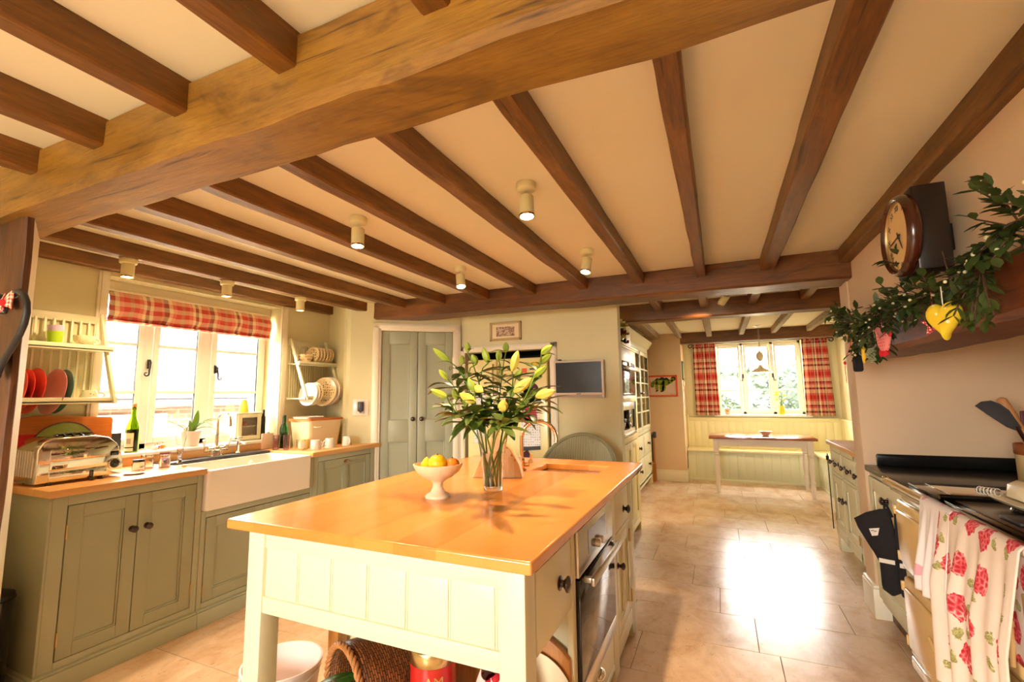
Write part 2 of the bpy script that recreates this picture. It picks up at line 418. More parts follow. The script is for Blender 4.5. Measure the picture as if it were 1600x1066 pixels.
# ---------------------------------------------------------------- camera
cam=bpy.data.cameras.new('camera'); cam.sensor_width=36; cam.lens=723.86/1600*36; cam.clip_start=.02; cam.clip_end=200
co=bpy.data.objects.new('camera',cam); COL.objects.link(co)
yaw,pitch,roll=CAL
cy,sy=math.cos(yaw),math.sin(yaw)
F=V((-sy*math.cos(pitch),cy*math.cos(pitch),math.sin(pitch))); r_=V((cy,sy,0)); u_=r_.cross(F)
c,s=math.cos(roll),math.sin(roll); rr=r_*c+u_*s; uu=-r_*s+u_*c
co.matrix_world=Matrix(((rr.x,uu.x,-F.x,0),(rr.y,uu.y,-F.y,0),(rr.z,uu.z,-F.z,1.3525),(0,0,0,1)))
bpy.context.scene.camera=co

# ---------------------------------------------------------------- room shell
b=MB(); b.box(-3.95,2.2,-2.5,8.7,-.06,-.004)          # grout bed
GW=.0015; d=.4036; y0=5.3135; Lt=.69
joint={0:-.604,1:-.359,2:-.582,3:-.259,4:-.077,5:.111,6:.2046,7:-.12,8:.33,9:-.4,10:.1}
rnd=random.Random(5)
ft=MB()
k=-9
while True:
    ya=y0-d*k; yb=ya-d
    if ya<-2.4: break
    j=joint.get(k,rnd.uniform(-.4,.4)); x=j-Lt*6
    while x<2.1:
        xa,xb=max(x,-3.9),min(x+Lt,2.15)
        if xb-xa>.03: ft.box(xa+GW,xb-GW,yb+GW,min(ya,8.68)-GW,-.02,0,.0012,1)
        x+=Lt
    k+=1
fl=b.build('floor',[grout],None,0); struct(fl,'travertine floor of large rectangular tiles laid in staggered rows','floor')
tl=ft.build('tile_surface',[travertine],fl,0); tl['kind']='structure'
CZ=2.25
b=MB(); b.box(-3.95,2.2,-2.5,4.8,CZ,CZ+.12); struct(b.build('ceiling',ceilp,None,0),'plastered ceiling between the oak joists','ceiling')
b=MB(); b.box(-3.95,2.2,4.8,8.8,2.30,2.42); struct(b.build('ceiling',ceilp,None,0),'pale plastered ceiling over the dining end','ceiling')

# left wall with window opening
WX=-3.52
b=MB()
b.box(-3.90,WX,.95,1.595,0,CZ); b.box(-3.90,WX,2.88,3.6,0,CZ); b.box(-3.90,WX,1.595,2.88,0,.985); b.box(-3.90,WX,1.595,2.88,2.145,CZ)
struct(b.build('wall_left',wallp,None,0),'cream left wall around the sink window','wall')
# end walls of the sink alcove: short return, angled wall with the cupboard door, return
P0=V((-3.6,3.46,0)); P1=V((-3.14,3.335,0)); P2=V((-2.352,3.962,0)); P3=V((-2.352,4.0,0))
def wallprism(name,pts,z0,z1,mat,label):
    m=MB(); m.prism([(p[0],p[1]) for p in pts],z0,z1,'wd'); return struct(m.build(name,mat,None,0),label,'wall')
ang=(P2-P1).normalized(); angn=V((ang.y,-ang.x,0))
DW0,DW1=.275,.965; DH=1.985                        # doorway along the angled wall
def AP(w,dd=0): 
    p=P1+ang*w+angn*dd; return (p.x,p.y)
wl=MB()
wl.prism([(P0.x,P0.y),(P1.x,P1.y),(P1.x-.2,P1.y+.35),(P0.x,P0.y+.3)],0,CZ,'wd')
wl.prism([AP(0),AP(DW0),AP(DW0,-.12),AP(0,-.12)],0,CZ,'wd')
wl.prism([AP(DW1),AP((P2-P1).length),AP((P2-P1).length,-.12),AP(DW1,-.12)],0,CZ,'wd')
wl.prism([AP(DW0),AP(DW1),AP(DW1,-.12),AP(DW0,-.12)],DH,CZ,'wd')
wl.prism([AP(-.02,-.40),AP(1.04,-.40),AP(1.04,-.36),AP(-.02,-.36)],0,CZ,'wd'); wl.prism([AP(-.06,-.40),AP(-.02,-.40),AP(-.02,-.05),AP(-.06,-.05)],0,CZ,'wd'); wl.prism([AP(.99,-.40),AP(1.08,-.40),AP(1.08,-.02),AP(.99,-.02)],0,CZ,'wd')
struct(wl.build('wall_corner',wallp,None,0),'cream angled wall in the corner holding the green cupboard doors','wall')
# wall with the television and the fridge recess
b=MB()
FX0,FX1,FZ=-2.285,-1.39,1.775
b.box(-2.36,FX0,4.0,4.12,0,CZ); b.box(FX1,-.775,4.0,4.12,0,CZ); b.box(FX0,FX1,4.0,4.12,FZ,CZ)
struct(b.build('wall_back',wallp,None,0),'cream wall carrying the television and the framed picture','wall')
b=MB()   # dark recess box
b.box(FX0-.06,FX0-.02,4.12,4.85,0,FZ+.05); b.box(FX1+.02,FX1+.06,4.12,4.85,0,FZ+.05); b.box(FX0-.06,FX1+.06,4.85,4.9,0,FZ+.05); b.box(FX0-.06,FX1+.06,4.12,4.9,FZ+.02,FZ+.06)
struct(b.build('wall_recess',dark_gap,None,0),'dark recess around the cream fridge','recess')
# tall units stand against this wall; the dining end beyond
b=MB(); b.box(-1.56,-1.50,4.9,7.85,0,2.3); b.box(-1.5,-1.26,4.90,4.96,0,2.3); struct(b.build('wall_left',wallp2,None,0),'wall behind the tall units','wall')
b=MB(); b.box(-1.56,-.53,7.75,8.7,0,2.3); struct(b.build('wall_left',wallp2,None,0),'plaster pier with the green animal painting','wall')
WB=8.45
b=MB(); wx0,wx1,wz0,wz1=-.06,1.215,.985,2.175
b.box(-.53,wx0,WB,8.8,0,2.3); b.box(wx1,1.9,WB,8.8,0,2.3); b.box(wx0,wx1,WB,8.8,0,wz0); b.box(wx0,wx1,WB,8.8,wz1,2.3)
struct(b.build('wall_far',wallp,None,0),'far cream wall around the dining window','wall')
b=MB(); b.box(1.66,1.9,3.78,8.7,0,2.3); struct(b.build('wall_right',wallp,None,0),'right wall of the dining end','wall')
# chimney: pier, breast, niche
PX=.79
b=MB(); b.box(PX,1.9,3.58,3.78,0,CZ,.012); struct(b.build('wall_pier',wallp2,None,30),'plaster pier beside the range cooker','wall')
b=MB(); b.box(PX+.01,1.9,.2,3.58,1.70,CZ); struct(b.build('wall_right',wallp2,None,0),'chimney breast above the oak mantel','wall')
b=MB(); b.box(1.62,1.9,.2,3.58,0,1.70); b.box(PX,1.62,.05,.25,0,1.70); struct(b.build('wall_niche',wallp2,None,0),'plaster back of the cooker niche','wall')
b=MB(); b.box(PX+.06,1.7,-.1,.05,0,CZ); b.box(1.7,1.9,-2.5,.2,0,CZ); struct(b.build('wall_right',wallp2,None,0),'right wall of the near bay','wall')
# near bay: partition end with post, left wall, back wall with open garden doors
b=MB(); b.prism([(-3.9,.83),(-2.385,.83),(-2.667,.95),(-3.9,.95)],0,CZ,'wd'); struct(b.build('wall_partition',trimw,None,0),'white painted wall edge behind the dark oak post','wall')
b=MB(); b.box(-3.95,-3.85,-2.5,.95,0,CZ); struct(b.build('wall_left',wallp,None,0),'left wall of the near bay','wall')
b=MB(); b.box(-3.95,-1.85,-2.5,-2.4,0,CZ); b.box(-.55,1.9,-2.5,-2.4,0,CZ); b.box(-1.85,-.55,-2.5,-2.4,1.95,CZ); b.box(-1.85,-.55,-2.5,-2.4,0,.95)
struct(b.build('wall_near',wallp,None,0),'near wall with a wide open window','wall')

# ---------------------------------------------------------------- beams
def hewn(name,axis,a0,a1,c0,c1,z0,z1,mat,label,n=14,amp=.006,seed=0,cham=.007,z0b=None,z1b=None,cb=None,kind=True):
    """old timber: chamfered section lofted along axis with hand-hewn wobble"""
    rings=[]; rn=random.Random(seed); so=V((seed*3.1,seed*1.7,seed*.9))
    for i in range(n+1):
        k=i/n; a=a0+(a1-a0)*k
        zb=z0+(0 if z0b is None else (z0b-z0)*k); zt=z1+(0 if z1b is None else (z1b-z1)*k)
        e0=c0+(0 if cb is None else (cb[0]-c0)*k); e1=c1+(0 if cb is None else (cb[1]-c1)*k)
        ch=cham
        sec=[(e0+ch,zb),((e0+e1)/2,zb),(e1-ch,zb),(e1,zb+ch),(e1,(zb+zt)/2),(e1,zt-ch),(e1-ch,zt),(e0+ch,zt),(e0,zt-ch),(e0,(zb+zt)/2),(e0,zb+ch)]
        ring=[]
        for (q,z) in sec:
            p=V((a,q,z)) if axis=='x' else V((q,a,z))
            nz=mnoise.noise_vector(p*3.0+so)*amp+mnoise.noise_vector(p*11+so)*amp*.35
            if axis=='x': nz.x=0
            else: nz.y=0
            if z>zt-ch*1.5: nz.z=0
            ring.append(p+nz)
        rings.append(ring)
    m=MB(); m.loft(rings); o=m.build(name,mat,None,28)
    return struct(o,label,'beam')
JZ=2.166
jl=[(-3.107,-3.031),(-2.677,-2.607),(-2.254,-2.178),(-1.815,-1.743),(-1.386,-1.318),(-.958,-.888),(-.532,-.466),(-.106,-.042),(.298,.383)]
nb=[(-2.215,-2.16),(-1.813,-1.749),(-1.387,-1.323),(-.963,-.896),(-.535,-.463),(-.11,-.04),(.30,.38)]
names_=['first joist in from the sink window','second joist from the sink window','third joist from the sink window','fourth joist from the sink window','fifth joist from the sink window','sixth joist, between two rows of spotlights','seventh joist, just right of the right-hand spotlights','eighth joist, nearly straight above the walkway','ninth joist, last before the chimney wall']
for i,(a,c_) in enumerate(jl):
    hewn('ceiling_beam','y',.92,3.48,a,c_,JZ,CZ+.005,oakY,'oak '+names_[i],22,.005,i+1)
hewn('ceiling_beam','y',.92,3.48,-3.56,-3.456,JZ+.005,CZ+.005,oakY,'oak wall plate over the sink window',20,.004,31)
hewn('ceiling_beam','y',.5,3.48,.737,.835,JZ-.005,CZ+.005,oakY,'oak joist running along the chimney breast',22,.005,32)
for i,(a,c_) in enumerate(nb):
    hewn('ceiling_beam','y',-2.4,.76,a,c_,2.155,CZ+.005,oakY,'near oak joist meeting the big golden beam, number %s from the post'%['one','two','three','four','five','six','seven'][i],22,.004,40+i,.006)
hewn('main_beam','x',-3.9,1.7,.745,.952,2.05,CZ+.01,oakBig,'massive golden oak beam crossing the room overhead',60,.010,3,.02)
hewn('main_beam','x',-3.56,.80,3.46,3.735,2.093,CZ+.01,oakX,'dark oak beam crossing above the television wall',44,.007,8,.014,2.06)
hewn('main_beam','x',-1.3,1.68,4.75,4.93,2.075,2.31,oakX,'oak beam lit orange by a spotlight, before the dining end',24,.006,12,.014)
hewn('main_beam','x',-.55,1.68,7.75,7.93,2.128,2.305,oakX,'oak beam just in front of the dining window',24,.005,15,.012)
for i,(a,c_) in enumerate([(-.54,-.47),(-.125,-.057),(.285,.36),(.70,.77)]):
    hewn('ceiling_beam','y',3.7,4.77,a,c_,2.166,CZ+.005,oakY,'short oak joist before the orange-lit beam, %s from the left'%['first','second','third','fourth'][i],10,.004,60+i)
for i,(a,c_) in enumerate([(-.98,-.84),(-.565,-.505),(-.14,-.062),(.31,.38),(.742,.806),(1.188,1.252)]):
    hewn('ceiling_beam','y',4.9,7.77,a,c_,2.217,2.305,oakGrey,'weathered grey oak joist of the dining ceiling, %s from the left'%['first','second','third','fourth','fifth','sixth'][i],16,.004,70+i)
o=hewn('mantel_beam','y',.3,3.29,.74,1.0,1.54,1.735,mantelw,'bowed oak mantel beam over the range cooker',40,.012,21,.02)
# dark post
rings=[]
for i in range(24):
    z=i/23*2.06; p=[]
    for (x,y) in ((-2.95,.80),(-2.385,.80),(-2.372,.808),(-2.372,.826),(-2.376,.829),(-2.95,.829)):
        v=V((x,y,z)); nz=mnoise.noise_vector(v*3.2)*.008; nz.z=0; p.append(v+nz)
    rings.append(p)
m=MB(); m.loft(rings); struct(m.build('post',oakZ,None,50),'dark oak post under the golden beam','post')
# baseboards
def skirting(name,pts,label,h=.12):
    m=MB()
    for (x0,x1,y0_,y1_) in pts: m.box(x0,x1,y0_,y1_,0,h-.02,.002); m.box(x0+ (.004),x1-.004,y0_+.004,y1_-.004,h-.02,h,.006)
    struct(m.build(name,trimw,None,30),label,'baseboard')
m=MB(); m.prism([(-2.40,.832),(-2.365,.832),(-2.655,.966),(-2.70,.95)],0,.13,'wd',.004); struct(m.build('baseboard_left',trimw,None,30),'white baseboard at the foot of the wall edge by the post','baseboard')
skirting('baseboard_right',[(PX-.018,1.2,3.562,3.80)],'moulded baseboard around the plaster pier',.19)
skirting('baseboard_back',[(-1.2,-.512,7.732,7.76),(-.54,-.512,7.76,8.05)],'white baseboard under the green animal painting',.17)
m=MB(); m.box(1.60,1.67,3.9,7.75,2.23,2.298,.012); struct(m.build('trim_1',trimw,None,30),'white cornice along the right dining wall','trim')
# window architrave on the left wall
m=MB()
for (ya,yb) in ((1.540,1.597),(2.878,2.945)):
    m.box(WX,WX+.018,ya,yb,.93,2.164,.004); m.box(WX+.018,WX+.026,ya+.012,yb-.012,.93,2.164,.003)
struct(m.build('trim_2',trimw,None,30),'white moulded architrave beside the sink window','trim')
# fridge casing
m=MB()
m.box(FX0-.055,FX0+.005,3.975,4.0,0,FZ+.055,.004); m.box(FX1-.005,FX1+.06,3.975,4.0,0,FZ+.055,.004); m.box(FX0-.055,FX1+.06,3.975,4.0,FZ-.002,FZ+.055,.004)
m.box(FX0-.045,FX0-.005,3.965,3.976,0,FZ+.045,.004); m.box(FX1+.008,FX1+.05,3.965,3.976,0,FZ+.045,.004); m.box(FX0-.045,FX1+.05,3.965,3.976,FZ+.012,FZ+.045,.004)
struct(m.build('trim_3',trimw,None,30),'white moulded casing around the fridge recess','trim')

# ---------------------------------------------------------------- windows
pane_m=pane_glass('window_glass')
def knob_round(parent,base,n,r=.016,mat=knobw,name='knob'):
    """turned wooden knob standing out of a face at base along unit n"""
    b0=V(base); n=V(n)
    prof=[(r*.9,0),(r*.9,.003),(r*.5,.006),(r*.42,.014),(r*.75,.020),(r*1.0,.026),(r*.95,.032),(r*.6,.037),(0.0001,.039)]
    m=MB(); u=n.cross(V((0,0,1))).normalized(); w=n.cross(u); seg=16; rings=[]
    for (q,h) in prof: rings.append([b0+n*h+(u*math.cos(2*PI*i/seg)+w*math.sin(2*PI*i/seg))*q for i in range(seg)])
    m.loft(rings); return m.build(name,mat,parent,40)
def window(name,o,ax,n,W,Z0,Z1,mull,bars,label,handles):
    """o: lower-left corner on the frame's room face; n points into the room"""
    m=MB(o,ax,n); f=.04
    m.box(0,W,-.07,0,Z0,Z0+f,.004); m.box(0,W,-.07,0,Z1-f,Z1,.004)
    edges=[0]+[x for ab in mull for x in ab]+[W]
    m.box(0,f,-.07,0,Z0,Z1,.004); m.box(W-f,W,-.07,0,Z0,Z1,.004)
    for a,b_ in mull: m.box(a,b_,-.07,0,Z0,Z1,.004)
    win=m.build(name,win_glare,None,30); struct(win,label,'window')
    lights=[(f,mull[0][0])]+[(mull[i][1],mull[i+1][0]) for i in range(len(mull)-1)]+[(mull[-1][1],W-f)]
    for (a,b_) in lights:
        s=MB(o,ax,n); t=.038
        za,zb=Z0+f,Z1-f
        s.box(a+.002,a+t,-.012,.014,za,zb,.004); s.box(b_-t,b_-.002,-.012,.014,za,zb,.004); s.box(a+t,b_-t,-.012,.014,za,za+t,.004); s.box(a+t,b_-t,-.012,.014,zb-t,zb,.004)
        for z in bars: s.box(a+t,b_-t,-.010,.010,z-.011,z+.011,.003)
        sa=s.build('sash',win_glare,win,30)
        g=MB(o,ax,n); g.box(a+t-.004,b_-t+.004,-.004,-.001,za+t-.004,zb-t+.004); g.build('pane',pane_m,sa,0)
    for (w,z,sg) in handles:
        h=MB(o,ax,n)
        h.box(w-.012,w+.012,.012,.022,z-.03,z+.035,.004); h.tube([(w,.022,z+.015),(w,.04,z+.012)],.007)
        pts=[(w+sg*.002,.04,z+.02),(w+sg*.004,.042,z-.02),(w+sg*.008,.042,z-.05)]
        for i in range(14):
            a=PI+ i/13*PI*1.8; rr_=.017*(1-i/20); pts.append((w+sg*(.025+rr_*math.cos(a)),.042,z-.068+rr_*math.sin(a)))
        h.tube(pts,[.007]*3+[.006-.0002*i for i in range(14)],6); h.build('handle',iron,win,40)
    return win
window('window_1',(-3.70,1.597,0),(0,1,0),(1,0,0),1.281,1.012,2.142,[(.318,.378),(.722,.80)],[1.405,1.735],'three-light white casement window over the sink',[(.352,1.60,-1),(.83,1.585,1)])
window('window_2',(wx0+.002,8.62,0),(1,0,0),(0,-1,0),1.271,1.0,2.172,[(.40,.445),(.835,.885)],[1.39,1.78],'three-light white casement window at the dining end',[(.425,1.62,-1),(.86,1.62,1)])
m=MB(); m.box(-3.672,-3.652,1.597,2.878,2.06,2.145,.003); struct(m.build('trim_5',trimw,None,30),'white pelmet board above the plaid roman blind','trim')
m=MB(); m.box(-3.76,-3.49,1.60,2.876,.985,1.008,.004); struct(m.build('sill_1',win_glare,None,30),'white painted sill below the sink window','sill')
m=MB(); m.box(wx0-.04,wx1+.06,8.40,8.66,.965,.998,.005); struct(m.build('sill_2',win_glare,None,30),'white sill below the dining window','sill')

# ---------------------------------------------------------------- cupboard doors in the angled wall
m=MB((P1.x,P1.y,0),tuple(ang),tuple(angn))
for (wa,wb) in ((DW0-.075,DW0+.004),(DW1-.004,DW1+.07)): m.box(wa,wb,0,.02,0,DH+.06,.004); m.box(wa+.012,wb-.02,.02,.032,0,DH+.045,.004)
m.box(DW0-.075,DW1+.07,0,.02,DH-.004,DH+.07,.004); m.box(DW0-.06,DW1+.055,.02,.032,DH+.016,DH+.055,.004)
struct(m.build('trim_4',trimw,None,30),'cream architrave around the sage double doors','trim')
dr=thing('door_1',None,None,(AP(DW0)[0],AP(DW0)[1],0)); struct(dr,'pair of tall sage green panelled cupboard doors with dark knobs','door')
mid=(DW0+DW1)/2
for sd,(wa,wb) in enumerate(((DW0+.004,mid-.003),(mid+.003,DW1-.004))):
    m=MB((P1.x,P1.y,0),tuple(ang),tuple(angn)); st=.075; t0,t1=-.04,-.008
    zs=[.012,.17,.93,1.13,1.86,DH-.006]
    m.box(wa,wa+st,t0,t1,zs[0],zs[5],.002); m.box(wb-st,wb,t0,t1,zs[0],zs[5],.002)
    for za,zb in ((zs[0],zs[1]),(zs[2],zs[3]),(zs[4],zs[5])): m.box(wa+st,wb-st,t0,t1,za,zb,.002)
    for za,zb in ((zs[1],zs[2]),(zs[3],zs[4])):
        m.box(wa+st-.003,wb-st+.003,t0+.006,t1-.014,za-.003,zb+.003)
        for q in ((wa+st,wa+st+.008,za,zb),(wb-st-.008,wb-st,za,zb)): m.box(q[0],q[1],t1-.016,t1-.004,q[2],q[3],.003)
        m.box(wa+st,wb-st,t1-.016,t1-.004,za,za+.008,.003); m.box(wa+st,wb-st,t1-.016,t1-.004,zb-.008,zb,.003)
    lf=m.build('door_leaf',sage_door,dr,30); lf['kind']='structure'
    w=(mid-.04) if sd==0 else (mid+.04); p=P1+ang*w+angn*(-.008)
    kb=knob_round(lf,(p.x,p.y,1.14),angn,.022,knobw,'door_knob')
    for z in (.35,1.0,1.70):
        h=MB((P1.x,P1.y,0),tuple(ang),tuple(angn)); q=wa if sd==0 else wb
        h.tube([(q,-.004,z-.035),(q,-.004,z+.035)],.005,8); h.build('hinge',brass,lf,40)
# ---------------------------------------------------------------- cabinet helpers
def panel_door(m,w0,w1,z0,z1,d0=-.02,d1=.0,st=.055,npan=1,mid=.05):
    m.box(w0,w0+st,d0,d1,z0,z1,.002); m.box(w1-st,w1,d0,d1,z0,z1,.002)
    m.box(w0+st,w1-st,d0,d1,z0,z0+st,.002); m.box(w0+st,w1-st,d0,d1,z1-st,z1,.002)
    pw=(w1-w0-2*st-(npan-1)*mid)/npan
    for i in range(npan):
        a=w0+st+i*(pw+mid); b_=a+pw
        if i: m.box(a-mid,a,d0,d1,z0+st,z1-st,.002)
        m.box(a-.002,b_+.002,d0+.002,d1-.011,z0+st-.002,z1-st+.002)
        q=.009
        for (x0,x1,za,zb) in ((a,a+q,z0+st,z1-st),(b_-q,b_,z0+st,z1-st),(a,b_,z0+st,z0+st+q),(a,b_,z1-st-q,z1-st)):
            m.box(x0,x1,d1-.013,d1-.003,za,zb,.003)
    return m
def cup_handle(parent,o,ax,n,mat=pewter):
    m=MB(o,ax,n); r=.043
    rings=[]
    for j in range(7):
        b=j/6*PI/2; ring=[]
        for i in range(13):
            a=PI*i/12
            ring.append(m.P(r*math.cos(a)*math.cos(b*.0)*(1 if j==0 else math.cos(b)),.001+.024*math.sin(b),.030*math.sin(a)*(1 if j==0 else math.cos(b))))
        rings.append(ring)
    m.loft(rings,False,False)
    m.box(-r-.008,r+.008,0,.003,-.004,.001,.001)
    o_=m.build('cup_handle',mat,parent,60,.002); return o_
def hinge(parent,o,ax,n,w,z):
    h=MB(o,ax,n); h.tube([(w,.002,z-.028),(w,.002,z+.028)],.0045,8); h.ball((w,.002,z+.031),.005,8); h.ball((w,.002,z-.031),.005,8); return h.build('hinge',brass,parent,40)
LX=-2.93; LF=((LX,0,0),(0,1,0),(1,0,0))
KB=(1,0,0)
# unit 1: double door base cabinet
c1=thing('base_cabinet','sage green double-door base cabinet below the toaster','cabinet',(LX-.28,1.55,0))
m=MB(*LF); y0_,y1_=1.19,1.898
m.box(y0_,1.248,-.022,0,.095,.893,.003); m.box(1.864,y1_,-.022,0,.095,.893,.003); m.box(1.248,1.864,-.022,0,.845,.893,.002); m.box(1.248,1.864,-.022,0,.095,.13,.002)
m.box(y0_,y0_+.02,-.57,-.022,.095,.893); m.box(y1_-.018,y1_,-.57,-.022,.095,.893); m.box(y0_,y1_,-.58,-.57,.095,.893); m.box(y0_,y1_,-.57,-.022,.1,.12)
# corner bead on the exposed end
m.box(y0_-.012,y0_+.0,-.57,-.0,.095,.893,.003)
m.build('body',sage,c1,30)
m=MB(*LF); m.box(y0_-.03,y1_,-.57,.025,0,.085,.002); m.box(y0_-.024,y1_,-.57,.018,.085,.098,.006); m.build('plinth',sage,c1,30)
for sd,(wa,wb) in enumerate(((1.252,1.554),(1.558,1.860))):
    m=MB(*LF); panel_door(m,wa,wb,.133,.842,-.021,.001,.062); dd=m.build('door',sage_door,c1,30)
    knob_round(dd,(LX+.001,1.531 if sd==0 else 1.602,.665),KB,.018)
    for z in (.23,.72): hinge(dd,*LF,wa if sd==0 else wb,z)
# unit 2: sink cabinet
c2=thing('base_cabinet','sage green base cabinet under the white sink','cabinet',(LX-.28,2.3,0))
m=MB(*LF); y0_,y1_=1.900,2.750
m.box(y0_,1.930,-.022,0,.095,.668,.002); m.box(2.726,y1_,-.022,0,.095,.668,.002); m.box(2.708,y1_,-.022,0,.668,.893,.002); m.box(1.930,2.726,-.022,0,.628,.668,.002); m.box(1.930,2.726,-.022,0,.095,.128,.002)
m.box(y0_,y1_,-.58,-.57,.095,.62); m.box(y0_,y0_+.018,-.57,-.022,.095,.66); m.box(y1_-.018,y1_,-.57,-.022,.095,.66); m.build('body',sage,c2,30)
m=MB(*LF); m.box(y0_,y1_,-.57,.025,0,.085,.002); m.box(y0_,y1_,-.57,.018,.085,.098,.006); m.build('plinth',sage,c2,30)
for sd,(wa,wb) in enumerate(((1.934,2.326),(2.332,2.722))):
    m=MB(*LF); panel_door(m,wa,wb,.131,.624,-.021,.001,.062); dd=m.build('door',sage_door,c2,30)
    knob_round(dd,(LX+.001,2.30 if sd==0 else 2.36,.54),KB,.018)
    for z in (.2,.52): hinge(dd,*LF,wa if sd==0 else wb,z)
# unit 3: appliance front with cup handle
c3=thing('base_cabinet','sage green cabinet with two-panel front and cup handle, right of the sink','cabinet',(LX-.28,3.1,0))
m=MB(*LF); y0_,y1_=2.752,3.455
m.box(y0_,2.797,-.022,0,.095,.893,.002); m.box(3.405,y1_,-.022,0,.095,.893,.002); m.box(2.797,3.405,-.022,0,.848,.893,.002); m.box(2.797,3.405,-.022,0,.095,.128,.002)
m.box(y0_,y1_-.30,-.45,-.44,.095,.88); m.box(y0_,y0_+.018,-.49,-.022,.095,.893); m.box(y1_-.018,y1_,-.05,-.022,.095,.893); m.build('body',sage,c3,30)
m=MB(*LF); m.box(y0_,y1_,-.05,.025,0,.085,.002); m.box(y0_,y1_,-.05,.018,.085,.098,.006); m.build('plinth',sage,c3,30)
m=MB(*LF); panel_door(m,2.801,3.401,.131,.845,-.021,.001,.062,2,.06); dd=m.build('door',sage_door,c3,30)
cup_handle(dd,(LX+.001,3.10,.80),(0,1,0),(1,0,0))
# worktops
wt=MB(); wt.box(-3.515,-2.893,1.158,1.900,.895,.931,.006)
tag(wt.build('worktop',beech,None,30),'beech worktop left of the sink, holding the toaster','worktop')
wt=thing('worktop','beech worktop right of the sink with drainer grooves and the bread crate','worktop',(-3.2,3.05,.895))
m=MB(); m.prism([(-3.515,2.706),(-2.893,2.706),(-2.893,3.49),(-3.115,3.325),(-3.515,3.425)],.895,.931,'wd',.005); m.build('surface',beech,wt,30)
groove=paint('drainer_groove_shadow_wood',rgb(196,130,72),.5,.05,10)
m=MB()
for i in range(5): m.box(-3.24,-2.93,2.735+i*.05,2.743+i*.05,.9285,.9316,.001)
m.build('drainer_grooves',groove,wt,0)
m=MB(); m.box(-3.515,-3.497,1.0,2.945,.931,1.003,.003)
tag(m.build('wooden_upstand',beech,None,30),'low beech upstand running behind the sink below the window','upstand')
m=MB(); m.box(-3.495,-3.36,1.902,2.704,.897,.934,.004)
tag(m.build('slate_ledge',slate,None,30),'dark slate ledge behind the white sink carrying the taps','ledge')
# sink
sk=thing('belfast_sink','large white fireclay butler sink','sink',(-3.13,2.3,.67))
m=MB(); x0,x1,ya,yb,za,zb=-3.357,-2.895,1.904,2.702,.672,.915; w=.026
bm=m.bm
# outer box with rounded corners, inner basin
def rr_ring(x0,x1,y0,y1,z,r,k=5):
    out=[]
    for (cx,cy,a0) in ((x1-r,y1-r,0),(x0+r,y1-r,90),(x0+r,y0+r,180),(x1-r,y0+r,270)):
        for i in range(k+1):
            a=R(a0+90*i/k); out.append(V((cx+r*math.cos(a),cy+r*math.sin(a),z)))
    return out
rg=[rr_ring(x0,x1,ya,yb,za,.02),rr_ring(x0,x1,ya,yb,za+.004,.022),rr_ring(x0,x1,ya,yb,zb-.012,.022),rr_ring(x0+.004,x1-.004,ya+.004,yb-.004,zb-.003,.02),rr_ring(x0+.012,x1-.012,ya+.012,yb-.012,zb,.018),
    rr_ring(x0+w-.006,x1-w+.006,ya+w-.006,yb-w+.006,zb-.002,.02),rr_ring(x0+w,x1-w,ya+w,yb-w,zb-.012,.02),rr_ring(x0+w+.006,x1-w-.006,ya+w+.006,yb-w-.006,za+.05,.03),rr_ring(x0+w+.03,x1-w-.03,ya+w+.03,yb-w-.03,za+.03,.03)]
m.loft(rg); m.build('basin',enamel_w,sk,40)
m=MB(); 
for i in range(3): m.lathe([(.003,0),(.006,0),(.006,.003),(.003,.003)],(-3.328,2.51+.02*math.cos(i*2.1),.86+.014*math.sin(i*2.1)),10,'x')
m.lathe([(.0,0),(.024,0),(.024,.002),(.0,.002)],(-3.331,2.51,.86),18,'x'); m.build('overflow',chrome,sk,40)
m=MB(); m.lathe([(0,0),(.04,0),(.045,.003),(.02,.004),(0,.002)],(-3.13,2.3,.702),20); m.build('plug_hole',chrome,sk,40)
# mixer tap
tp=thing('mixer_tap','tall chrome mixer tap with two white lever handles at the sink','tap',(-3.425,2.30,.934))
m=MB(); cx,cy_=-3.425,2.30
for dy in (-.035,.035): m.lathe([(.022,0),(.022,.006),(.014,.012),(.012,.05)],(cx,cy_+dy,.934),14)
m.tube([(cx,cy_-.07,.985),(cx,cy_+.07,.985)],.014,12); m.ball((cx,cy_,.985),.03,14)
for dy in (-.075,.075): m.lathe([(.014,-.02),(.019,-.015),(.019,.015),(.012,.022)],(cx,cy_+dy,.99),14)
m.build('body',chrome,tp,40)
m=MB(); pts=[(cx,cy_,1.0),(cx,cy_,1.12),(cx,cy_,1.19)]+[(cx+.07-.07*math.cos(a),cy_,1.19+.06*math.sin(a)) for a in [PI*i/10 for i in range(1,11)]]+[(cx+.142,cy_,1.15)]
m.tube(pts,[.013,.011,.009]+[.009]*10+[.011],12); m.lathe([(.013,0),(.016,.004),(.013,.008)],(cx,cy_,1.09),14); m.build('spout',chrome,tp,40)
for dy in (-.09,.09):
    m=MB(); m.tube([(cx,cy_+dy,1.0),(cx+.01,cy_+dy*1.1,1.05)],[.006,.011],10); m.ball((cx+.01,cy_+dy*1.1,1.052),.011,10); m.build('lever',china,tp,40)
tp=thing('filter_tap','small chrome filter tap beside the mixer tap','tap',(-3.43,2.475,.934))
m=MB(); m.lathe([(.02,0),(.02,.006),(.011,.012),(.010,.085),(.014,.09),(.014,.10),(.008,.105)],(-3.43,2.475,.934),14); m.build('body',chrome,tp,40)
m=MB(); m.tube([(-3.43,2.44,1.045),(-3.43,2.51,1.045)],.006,8); m.ball((-3.43,2.475,1.045),.012,10); m.build('cross_handle',chrome,tp,40)
m=MB(); m.tube([(-3.43,2.475,1.0),(-3.39,2.475,1.02),(-3.36,2.475,1.005)],.007,8); m.build('spout',chrome,tp,40)

